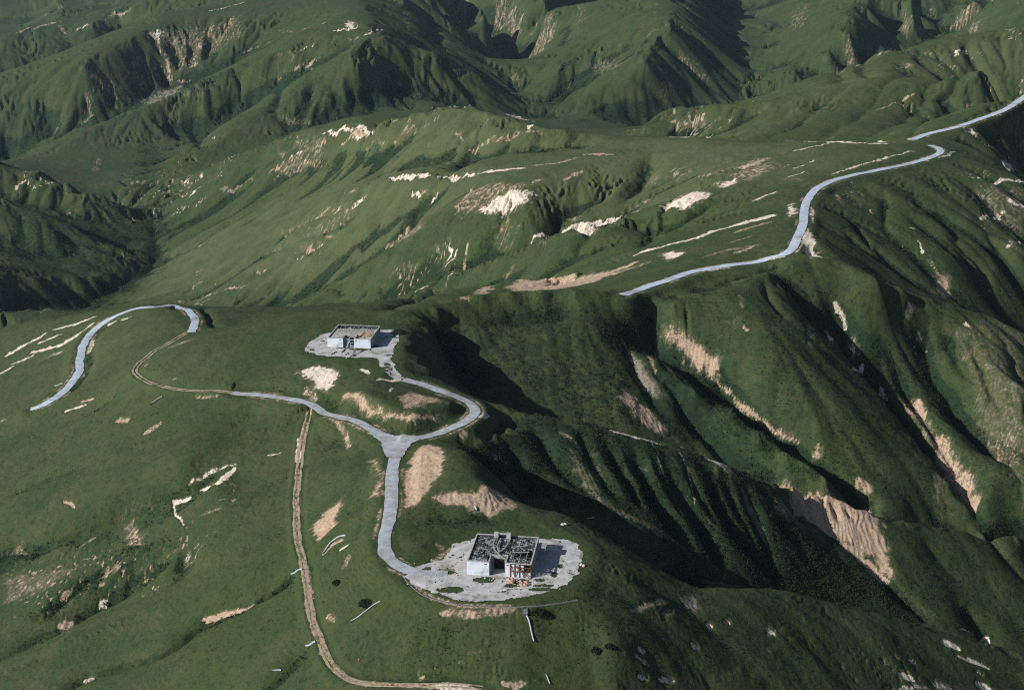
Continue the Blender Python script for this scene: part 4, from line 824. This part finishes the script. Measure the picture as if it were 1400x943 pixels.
# ---- building blocks
class Mesh:
    def __init__(s): s.v = []; s.f = []; s.mi = []
    def box(s, x0, x1, y0, y1, z0, z1, mi=0):
        b = len(s.v); s.v += [(x, y, z) for z in (z0, z1) for y in (y0, y1) for x in (x0, x1)]
        for q in ((0,2,3,1),(4,5,7,6),(0,1,5,4),(2,6,7,3),(0,4,6,2),(1,3,7,5)): s.f.append([b+i for i in q]); s.mi.append(mi)
    def beam(s, a, c, w, h, mi=0):
        a, c = Vector(a), Vector(c); d = (c - a).normalized(); up = Vector((0,0,1))
        if abs(d.z) > .95: up = Vector((0,1,0))
        x = d.cross(up).normalized() * w / 2; y = x.cross(d).normalized() * h / 2; b = len(s.v)
        for p in (a, c):
            for q in (-x-y, x-y, x+y, -x+y): s.v.append(tuple(p + q))
        for q in ((0,1,2,3),(7,6,5,4),(0,4,5,1),(1,5,6,2),(2,6,7,3),(3,7,4,0)): s.f.append([b+i for i in q]); s.mi.append(mi)
    def chunk(s, c, r, mi=0):
        """irregular lump"""
        phi = (1 + 5**.5) / 2; b = len(s.v)
        vs = [(-1,phi,0),(1,phi,0),(-1,-phi,0),(1,-phi,0),(0,-1,phi),(0,1,phi),(0,-1,-phi),(0,1,-phi),(phi,0,-1),(phi,0,1),(-phi,0,-1),(-phi,0,1)]
        for v in vs:
            k = rnd.uniform(.65, 1.2) / 1.9; s.v.append((c[0]+v[0]*r[0]*k, c[1]+v[1]*r[1]*k, c[2]+v[2]*r[2]*k))
        for t in ((0,11,5),(0,5,1),(0,1,7),(0,7,10),(0,10,11),(1,5,9),(5,11,4),(11,10,2),(10,7,6),(7,1,8),(3,9,4),(3,4,2),(3,2,6),(3,6,8),(3,8,9),(4,9,5),(2,4,11),(6,2,10),(8,6,7),(9,8,1)):
            s.f.append([b+i for i in t]); s.mi.append(mi)
    def make(s, name, m, parent=None, **kw):
        me = bpy.data.meshes.new(name); me.from_pydata(s.v, [], s.f); ms = m if isinstance(m, (list, tuple)) else [m]
        o = link(name, me, ms, parent, **kw)
        if len(ms) > 1: me.polygons.foreach_set('material_index', s.mi)
        me.update(); return o
def one(name, m, parent, *args, **kw):
    q = Mesh(); q.box(*args); return q.make(name, m, parent, **kw)

def bunker(label, loc, rz, near):
    W, D, Ht, T = (17.0 if near else 16.3), 16.2, (3.85 if near else 3.45), .3
    n0, n1, nd = 5.9, 10.1, 4.1
    t = thing('ruined_building', label, 'building', loc, rz, 'ruined flat roofed blockhouses on the ridge')
    f = one('wall', M_WHITE, t, 0, n0, 0, T, -.3, Ht); f['label'] = 'white painted front wall of the left wing'
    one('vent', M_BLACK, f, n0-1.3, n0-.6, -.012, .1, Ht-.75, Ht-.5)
    one('wall', M_GREYW, t, 0, T, T, D-T, -.3, Ht)
    one('wall', M_GREYW, t, n0-T, n0, T, nd, -.3, Ht)
    one('wall', M_GREYW, t, n0-T, n1+T, nd, nd+T, -.3, Ht)
    one('wall', M_GREYW, t, n1, n1+T, T, nd, -.3, Ht)
    one('wall', M_GREYW, t, 0, W, D-T, D, -.3, Ht)
    if near:
        f2 = one('wall', M_WHITE, t, n1, n1+1.25, 0, T, -.3, Ht)
        one('wall', M_GREYW, t, W-T, W, 3.4, D-T, -.3, Ht)
        fr = Mesh(); x0 = n1+1.25
        xs = [x0+.1, x0+1.3, x0+2.5, x0+3.7, W-.1]
        for a in range(4):
            for z0, z1 in ((-.3, 1.49), (1.67, 2.69), (2.83, Ht-.21)):
                if rnd.random() < .72 and not (a == 3 and z0 > 0): one('wall_panel', M_WHITE, t, xs[a]+.12, xs[a+1]-.12, .2, .26, z0, z1 - rnd.uniform(0, .3))
        for x in xs: fr.box(x-.06, x+.06, 0, .14, -.3, Ht-.2)
        fr.box(x0, W, .02, .2, Ht-.2, Ht)
        fr.box(x0, W, .03, .15, 1.5, 1.66); fr.box(x0, W, .03, .15, 2.7, 2.82)
        for a, b_ in ((0,1),(1,2),(2,3),(3,4)): fr.beam((xs[a], .0, .1 if a % 2 else 3.4), (xs[b_], .0, 3.4 if a % 2 else .2), .11, .12)
        fr.beam((xs[1], -.25, 3.6), (W+.15, -.5, -.2), .2, .22)
        for y in (.9, 1.7, 2.5): fr.box(W-.2, W-.02, y-.09, y+.09, -.3, Ht-.2)
        fr.box(W-.19, W-.03, .2, 3.4, Ht-.2, Ht); fr.box(W-.17, W-.05, .2, 3.4, 1.5, 1.65)
        fr.beam((W-.1, .2, 3.4), (W-.1, 3.2, .2), .14, .16)
        fr.make('timber_frame', M_RED, t, label='exposed red brown stud frame of the right wing front')
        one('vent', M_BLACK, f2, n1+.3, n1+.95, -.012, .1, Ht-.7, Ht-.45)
    else:
        f2 = one('wall', M_WHITE, t, n1, W, 0, T, -.3, Ht); f2['label'] = 'white painted front wall of the right wing'
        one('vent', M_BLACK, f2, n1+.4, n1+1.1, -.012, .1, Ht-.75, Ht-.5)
        one('wall', M_GREYW, t, W-T, W, T, D-T, -.3, Ht)
    one('recess_dark_panel', M_BLACK, t, n0+.7, n1-.7, nd-.03, nd-.003, -.1, Ht-.9)  # black panel stands in for the shade inside the entrance recess
    # coping round the wall tops
    cp = Mesh()
    for q in ((-.12,n0+.1,-.12,T+.08),(n1-.1,W+.12,-.12,T+.08),(-.12,T+.08,T+.08,D-T-.08),(W-T-.08,W+.12,T+.08,D-T-.08),(-.12,W+.12,D-T-.08,D+.12),(n0-T-.05,n0+.1,T+.08,nd-.02),(n1-.1,n1+T+.05,T+.08,nd-.02),(n0-T-.05,n1+T+.05,nd-.02,nd+T+.08)):
        cp.box(q[0]+.08, q[1]-.08, q[2], q[3], Ht+.003, Ht+.09)
    cp.make('coping', M_CONC, t)
    one('floor', M_DARKR, t, T, W-T, nd+T, D-T, -.2, .12)
    one('wall_dark_sheet', M_DARKR, t, T, W-T, D-T-.08, D-T-.004, .13, Ht-.02)  # dark sheet added so the sunlit inner wall looks shaded
    # roof deck
    zd = Ht - .3
    rf = Mesh(); c = .58
    nx, ny = int((W-2*T)/c), int((D-2*T)/c)
    for i in range(nx):
        for j in range(ny):
            x, y = T+.1+i*c, T+.1+j*c
            if n0-T < x+c and x < n1+T and y < nd+T: continue
            nz = float(fbm(np.array([x*1.0+loc[0]]), np.array([y*1.0]), 3.2, 701, 3)[0]); n2 = float(vnoise(np.array([x*1.3]), np.array([y*1.3]), .9, 705)[0])
            if near:
                if x > 11 and 3.5 < y < 8.5 and nz > .42: continue
                if nz*.5 + n2*.5 > .69: continue
                mi = 0 if n2*.6 + nz*.5 + rnd.uniform(-.1, .1) < .60 else 1
                if x < 5 and y < 3 and n2 > .4: mi = 1
                z = zd + rnd.uniform(-.08, .1); k = rnd.uniform(-.1, .02)
                rf.box(x-k, x+c-.02+k, y, y+c-.02+k, z-.06, z, mi)
            else:
                if y > D-T-3.4 - (nz-.5)*3: continue
                rf.box(x, x+c+.001, y, y+c+.001, zd-.12, zd + (0 if n2 < .8 else .04), 1 if rnd.random() > .06 else 0)
    rf.box(T+.02, W-T-.02, nd+T+.1, nd+T+.35, zd-.14, zd-.05, 0)
    rf.make('roof', [M_DARKR, M_PALER if near else M_CONC], t)
    for k in range(9):
        x = 1.4 + k*1.7
        y0 = nd+T+.05 if n0-T-.2 < x < n1+T+.2 else T+.05
        one('rafter', M_TIMBER, t, x, x+.14, y0, D-T-.05, zd-.36, zd-.14)
    if near:
        for x in (5.0, 8.35): one('vent_stack', M_CONC, t, x, x+1.15, D-1.55, D-.45, zd+.12, Ht+1.25)
        one('crossbar', M_CONC, t, 6.16, 8.34, D-1.2, D-.8, Ht+.8, Ht+1.15)
        for pts in ([(5.6,14.3,.3),(5.3,10.5,.35),(6.1,7.2,.3),(7.4,5.0,.35),(9.9,1.6,.3)], [(8.9,14.2,.3),(9.3,11,.3),(8.7,7.5,.3),(7.6,5.2,.35)], [(6.9,14,.25),(6.6,9,.3),(7.6,6,.3)], [(11.5,9.3,.2),(14.8,10.6,.3)], [(1.2,12,.2),(3.8,13.8,.3)], [(11.2,6.2,.2),(15.6,6.9,.2)]):
            b_ = Mesh()
            for a, c_ in zip(pts[:-1], pts[1:]): b_.beam((a[0],a[1],Ht-.05+a[2]), (c_[0],c_[1],Ht-.05+c_[2]), .3, .16)
            b_.make('fallen_beam', M_TIMBER, t)
        cn = Mesh(); cn.box(W+.5, W+2.5, 11.6, 14.6, 3.0, 3.2); cn.make('canopy', M_PALER, t, label='small canopy slab standing off the rear right wall')
        for x, y in ((W+.65, 11.8), (W+2.35, 11.8), (W+.65, 14.4), (W+2.35, 14.4)): one('canopy_post', M_TIMBER, t, x-.08, x+.08, y-.08, y+.08, -.3, 2.999)
    else:
        db = Mesh()
        for k in range(46):
            x = 11.2 + rnd.random()*4.2; y = 3.5 + abs(rnd.gauss(0, 1.5)) + (x-11)*.35
            db.chunk((x, y, zd+.12), (rnd.uniform(.2,.6), rnd.uniform(.2,.5), rnd.uniform(.12,.3)))
        db.box(10.9, 15.6, 3.2, 9.6, zd+.05, zd+.065)
        for k in range(14): db.chunk((11.0+rnd.random(), 5+rnd.random()*4, zd+.15), (.4,.4,.25))
        db.make('roof_debris', M_PINK, t, label='heap of orange pink broken tile on the sunken roof')
        d2 = Mesh()
        d2.box(1.2, 15, 8.2, 12.3, zd+.045, zd+.06)
        for k in range(90): d2.chunk((1.4+rnd.random()*13.4, 8.4+rnd.random()*3.8, zd+.08), (rnd.uniform(.1,.4), rnd.uniform(.1,.4), .12))
        d2.make('roof_debris', M_TIMBER, t, label='scatter of grey rubble over the rear of the roof')
        fb = Mesh()
        for a, c_ in (((6.3,.4,0),(8.2,1.6,3.2)),((9.4,.3,0),(7.4,1.8,3.0)),((6.4,1.2,1.8),(9.6,1.0,1.6)),((7.2,-.8,0),(8.4,1.0,2.4)),((8.9,-.4,0),(8.2,1.4,2.6)),((6.2,.8,2.9),(9.9,.8,2.7)),((7.6,.1,.1),(7.7,1.0,3.1))): fb.beam(a, c_, .2, .2)
        fb.make('fallen_frame', M_METAL, t, label='tangle of pale metal bars in the entrance recess')
        b2 = Mesh(); b2.beam((10.3,.6,Ht-.2), (12.2,4.6,Ht+.1), .25, .25); b2.make('fallen_beam', M_RED, t)
        one('doorway', M_PALER, t, n0+1.6, n1-.2, nd+.4, nd+2.2, zd+.02, zd+.22)
    return t
RZ = math.radians(-8)
nb = pz(638.5, 785, -2.0)
bunker('burnt out white blockhouse with charred roof and red stud frame on the near paved yard', (nb[0], nb[1], -1.85), RZ, True)
fb_ = pz(448, 474, 6.0)
bunker('smaller looking white blockhouse with sunken pale roof and pink debris on the far paved yard', (fb_[0], fb_[1], 6.1), RZ, False)

# ---- loose objects lying about
def lump(name, label, cat, px, py, size, m, group=None, n=1):
    x, y, z = pix([(px, py)])[0]
    q = Mesh()
    for k in range(n): q.chunk((rnd.uniform(-.5,.5)*size*(n > 1), rnd.uniform(-.5,.5)*size*(n > 1), size*.22), (size*rnd.uniform(.4,.6), size*rnd.uniform(.35,.5), size*rnd.uniform(.25,.38)))
    o = q.make(name, m, None, label=label, category=cat); o.location = (x, y, z)
    if group: o['group'] = group
    return o
def pipe(label, pts, r0, m, lift=.6, name='drain_pipe', cat='pipe', group='drain pipes and flumes on the slopes'):
    r = r0 * .8; p = spline(pix(pts), .8)
    z = sample(H, p[:, 0], p[:, 1]); n = len(p)
    k = min(4, max(1, n // 4)); z = np.convolve(np.pad(z, k, mode='edge'), np.ones(2*k+1)/(2*k+1), 'valid') + r*lift + .1
    p = np.column_stack([p[:, :2], z]); t = np.gradient(p, axis=0); t /= np.linalg.norm(t, axis=1)[:, None]
    up = np.array([0, 0, 1.0]); sd = np.cross(t, up); sd /= np.linalg.norm(sd, axis=1)[:, None]; nn = np.cross(sd, t)
    S = 10; ang = np.linspace(0, 2*np.pi, S, endpoint=False)
    o3 = p[0].copy()
    co = (p[:, None] + sd[:, None]*np.cos(ang)[None, :, None]*r + nn[:, None]*np.sin(ang)[None, :, None]*r - o3).reshape(-1, 3)
    i = np.arange(n-1)[:, None]*S; j = np.arange(S)[None]; fq = np.stack([i+j, i+(j+1) % S, i+S+(j+1) % S, i+S+j], -1).reshape(-1, 4)
    ci = r*.72; inn = (p[:, None] + sd[:, None]*np.cos(ang)[None, :, None]*ci + nn[:, None]*np.sin(ang)[None, :, None]*ci - o3).reshape(-1, 3)
    N_ = len(co); fi = fq[:, ::-1] + N_
    rim = np.array([[a, (a+1) % S, N_+(a+1) % S, N_+a] for a in range(S)]); rim2 = np.array([[N_-S+a, 2*N_-S+a, 2*N_-S+(a+1) % S, N_-S+(a+1) % S] for a in range(S)])
    o = link(name, new_mesh(name, np.vstack([co, inn]), np.vstack([fq, fi, rim, rim2])), m, label=label, category=cat, group=group)
    o.location = o3; return o
pipe('bent pale drain pipe lying across the bare tan patch between track and road', [(440.5,758.5),(448,748),(456.7,737.3),(472.7,731)], .3, M_METAL)
pipe('short pale culvert pipe sticking out of the dirt track at its narrow point', [(398.5,786),(405,781),(413,778.5)], .34, M_METAL)
pipe('stubby grey culvert pipe left of the lower bend of the dirt track', [(418.6,884),(425,881),(431.5,877.5)], .36, M_METAL)
pipe('long straight drain pipe on the grass below the corner of the near yard', [(478.4,852),(497,838),(506,831),(520,820.5)], .22, M_METAL)
pipe('tiny white pipe end in the grass beyond the dirt track lower bend', [(371,917.5),(384,916.5)], .26, M_METAL)
pipe('long pale drain pipe running straight downhill from the concrete chute', [(718,836),(723,848.5),(726.5,863),(730,879)], .25, M_METAL)
pipe('lower broken length of pipe downhill from the long chute pipe', [(746.5,921),(752,936)], .18, M_METAL)
pipe('dull blue pipe on the open grass below the rutted bend of the old track', [(205,554),(213,548),(221.5,542.3)], .34, M_RUST)
pipe('dark short pipe in the grass beside the old asphalt road', [(75,528),(86,525)], .32, M_RUST)
pipe('small bluish pipe at the shadow edge uphill of the near blockhouse', [(803,709.5),(813,708)], .25, M_METAL)
pipe('small upright white pipe stub at the foot of the tan cut bank', [(649.5,692),(652,699)], .3, M_METAL)
# concrete chute under the kerb
cq = Mesh(); cx, cy, cz = pix([(717.5, 833)])[0]
cq.box(-.95, .95, -2.0, 1.6, -1.2, .06); cq.box(-.95, -.78, -2.0, 1.6, .061, .2); cq.box(.78, .95, -2.0, 1.6, .061, .2)
co_ = cq.make('concrete_chute', M_KERB, None, label='grey concrete drain chute below the kerb of the near yard', category='drain'); co_.location = (cx, cy, cz)
co_.rotation_euler = (math.radians(14), 0, 0); co_.scale = (.75, .8, 1)
lump('concrete_chunk', 'pair of white concrete chunks on the grass behind the near blockhouse', 'rubble', 771, 718, 1.3, M_STONE, n=2)
lump('concrete_chunk', 'pale chunk on the grass just right of the near yard edge', 'rubble', 798, 773, 1.2, M_STONE, n=2)
lump('boulder', 'lone pale boulder low on the far left slope', 'rock', 122, 931, 2.2, M_STONE, n=2)
lump('boulder', 'white boulder at the edge of the dark gully on the left slope', 'rock', 141, 824, 1.8, M_STONE, n=2)
lump('concrete_chunk', 'orange stone in the grass below the long straight drain pipe', 'rubble', 491, 902, .6, M_PINK)
lump('concrete_chunk', 'white slab lying on the near yard in front of the entrance', 'rubble', 691, 807, 1.3, M_METAL)
for px_, py_, lb in ((716,799,'pink rubble heap at the foot of the red stud frame'), (697,796,'low pink rubble mound in front of the blockhouse entrance recess')):
    lump('rubble_heap', lb, 'rubble', px_, py_, 1.7, M_PINK, n=5)
def dark_strip(label, a, b, w=.3):  # short dark bar laid on the yard
    p = pix([a, b]); q = Mesh(); o3 = Vector(p[0]); d = Vector(p[1]) - o3
    q.beam((0,0,.2), tuple(d + Vector((0,0,.2))), w, .22); o = q.make('dark_bar', M_BLACK, None, label=label, category='beam', group='dark bars on the far paved yard'); o.location = o3
dark_strip('leftmost dark bar on the far yard in front of the blockhouse', (452.5,485.5), (461,481))
dark_strip('dark bar reaching out from the entrance recess of the far blockhouse', (468,482), (473,477))
dark_strip('short dark bar right of the recess on the far yard', (472.5,486), (476,483.2))
dark_strip('thin dark bar before the right wing of the far blockhouse', (482.5,482.3), (486.5,480.5))
dark_strip('rightmost dark bar on the far yard at the grass edge', (491,482.5), (499,479.3))

# ---- loose rubble strewn round the two buildings: nobody could count it
rb_ = Mesh()
for P_, zz, cx_, n_ in ((NPW, -1.86, (nb[0] + 8, nb[1] + 1), 330), (FPW, 6.14, (fb_[0] + 8, fb_[1] + 1), 170)):
    k = 0
    while k < n_:
        x, y = cx_[0] + rnd.gauss(0, 9.5), cx_[1] + rnd.gauss(0, 6.5)
        lx, ly = (x - cx_[0] + 8), (y - cx_[1] + 1)
        k += 1
        if -.6 < lx < 17.5 and ly > -.6 + (-lx * .105): continue
        if poly_dist(np.array([x]), np.array([y]), P_)[0] > 2: continue
        r_ = rnd.uniform(.1, .42) * rnd.uniform(.5, 1); rb_.chunk((x, y, zz + r_ * .2), (r_, r_ * rnd.uniform(.5, 1), r_ * .6), rnd.choice((0, 0, 1, 2, 3)))
rb_.make('rubble', [M_STONE, M_CONC, M_BLACK, M_PINK], None, kind='stuff')

# ---- individual bushes that stand out on the grass
ICO = Mesh(); ICO.chunk((0,0,0),(1,1,1))
def bush_mesh(seed, n, R, hgt):
    r = np.random.default_rng(seed); v, f = [], []
    for k in range(n):
        a = r.uniform(0, 6.283); d = R * math.sqrt(r.uniform(0, 1)); h = hgt * (1 - (d/R)**2) * r.uniform(.35, 1)
        c = np.array([d*math.cos(a), d*math.sin(a), h])
        q = r.normal(size=(3, 3)); q /= np.linalg.norm(q, axis=1)[:, None]; b = len(v)
        s_ = r.uniform(.22, .42)
        v += [tuple(c + q[0]*s_), tuple(c + q[1]*s_), tuple(c + q[2]*s_)]; f.append((b, b+1, b+2))
    return np.array(v), np.array(f)
def bush(label, px, py, R, hgt, seed):
    v, f = bush_mesh(seed, int(260*R), R, hgt); o = link('bush', new_mesh('bush', v, f), M_BUSH, label=label, category='bush', group='dark bushes on the grass'); o.location = pix([(px, py)])[0]
bush('dark round bush beside the long straight drain pipe', 501, 825, 2.2, 1.2, 1)
bush('lone dark bush on the grass above the long straight drain pipe', 461, 797, 1.3, .9, 2)
bush('dark bush right of the concrete chute below the near yard', 735, 836, 2.2, .7, 3)
bush('left one of the two small dark bushes on the slope under the near yard', 814, 889, 1.3, .9, 4)
bush('right one of the two small dark bushes on the slope under the near yard', 833, 884, 1.1, .9, 5)
bush('broad grey green bush at the right corner of the far yard', 545, 455, 3.2, 1.3, 6)
bush('dark bush on the crest grass behind the far yard right corner', 575, 443, 1.6, 1.0, 7)

# ---- chaparral: far too many shrubs to count
def chaparral():
    r = np.random.default_rng(11)
    n = int(80000)
    vis = (np.abs(SR)[None, :] < .46) & (GY > 280) & (GY < 2300) & (DR > 1.5)
    for P_ in (NPW, FPW):
        rs, cs = box(P_, 4); vis[rs, cs] &= poly_dist(GX[rs, cs], GY[rs, cs], P_) > 3
    wgt = (np.clip(scrub_shade, 0, 1) ** 1.6 * (1 - np.clip(soil*1.4, 0, 1)) + .012) * vis * np.clip(fbm(GX, GY, 14, 801, 3)*2.4 - .7, .05, 1)
    idx = r.choice(wgt.size, n, p=(wgt / wgt.sum()).ravel())
    x = GX.ravel()[idx] + r.normal(0, .4, n); y = GY.ravel()[idx] + r.normal(0, .5, n); z = sample(H, x, y)
    R = r.uniform(.18, .5, n) * (.75 + .9 * scrub_shade.ravel()[idx]) * np.clip(.75 + y / 1600, .85, 2.0)
    k = 8
    q = r.normal(size=(n, k, 3)); q /= np.linalg.norm(q, axis=2)[..., None]; q[..., 2] = np.abs(q[..., 2])
    c = np.stack([x, y, z], 1)[:, None] + q * (R[:, None, None] * np.array([.8, .8, .62]))
    e = r.normal(size=(n, k, 3, 3)); e /= np.linalg.norm(e, axis=3)[..., None]
    tri = c[:, :, None] + e * (R[:, None, None, None] * .55)
    v = tri.reshape(-1, 3); return link('chaparral_scrub', new_mesh('chaparral_scrub', v, np.arange(len(v)).reshape(-1, 3)), M_BUSH, kind='stuff')
chaparral()

# ---- light
HAZE = 3.0e-5
SUN_EL, SUN_AZ = math.radians(28.5), math.radians(24)
sv = (-math.cos(SUN_EL)*math.cos(SUN_AZ), -math.cos(SUN_EL)*math.sin(SUN_AZ), math.sin(SUN_EL))
sl_ = bpy.data.lights.new('sun', 'SUN'); sl_.energy = 5.0; sl_.angle = math.radians(.5); sl_.color = (1, .96, .89)
so = bpy.data.objects.new('sun', sl_); COL.objects.link(so); so.rotation_euler = Vector(sv).to_track_quat('Z', 'Y').to_euler(); so.location = (-300, 200, 600)
w = bpy.data.worlds.new('World'); scene.world = w; w.use_nodes = True
bg = w.node_tree.nodes['Background']; bg.inputs['Strength'].default_value = .05
sky = w.node_tree.nodes.new('ShaderNodeTexSky'); sky.sky_type = 'NISHITA'; sky.sun_disc = False
sky.sun_elevation = SUN_EL; sky.sun_rotation = math.atan2(sv[0], sv[1])
w.node_tree.links.new(sky.outputs[0], bg.inputs[0])

# ---- the air: a closed box of thin even haze round the whole scene
hm = bpy.data.materials.new('haze'); hm.use_nodes = True; hn = hm.node_tree.nodes; hn.remove(hn['Principled BSDF'])
pv = hn.new('ShaderNodeVolumePrincipled'); pv.inputs['Color'].default_value = (.50, .78, 1.0, 1); pv.inputs['Density'].default_value = HAZE; pv.inputs['Anisotropy'].default_value = .2
hm.node_tree.links.new(pv.outputs[0], hn['Material Output'].inputs['Volume'])
hb = Mesh(); hb.box(-6200, 6200, -300, 6300, float(H.min()) - 1, max(CAMZ, float(H.max())) + 12); hb.make('haze', hm, None, kind='stuff')

cd = bpy.data.cameras.new('camera'); cam = bpy.data.objects.new('camera', cd); COL.objects.link(cam)
cd.sensor_width = 36; cd.lens = F * 36 / 1400; cam.location = (0, 0, CAMZ); cam.rotation_euler = (math.pi/2 - PITCH, 0, 0)
cd.clip_end = 20000; cd.clip_start = 1
scene.camera = cam
scene.cycles.use_denoising = False
scene.cycles.filter_width = 1.15
vs = scene.view_settings; vs.view_transform = 'Standard'; vs.look = 'None'; vs.exposure = .26; vs.gamma = 1; vs.use_curve_mapping = False
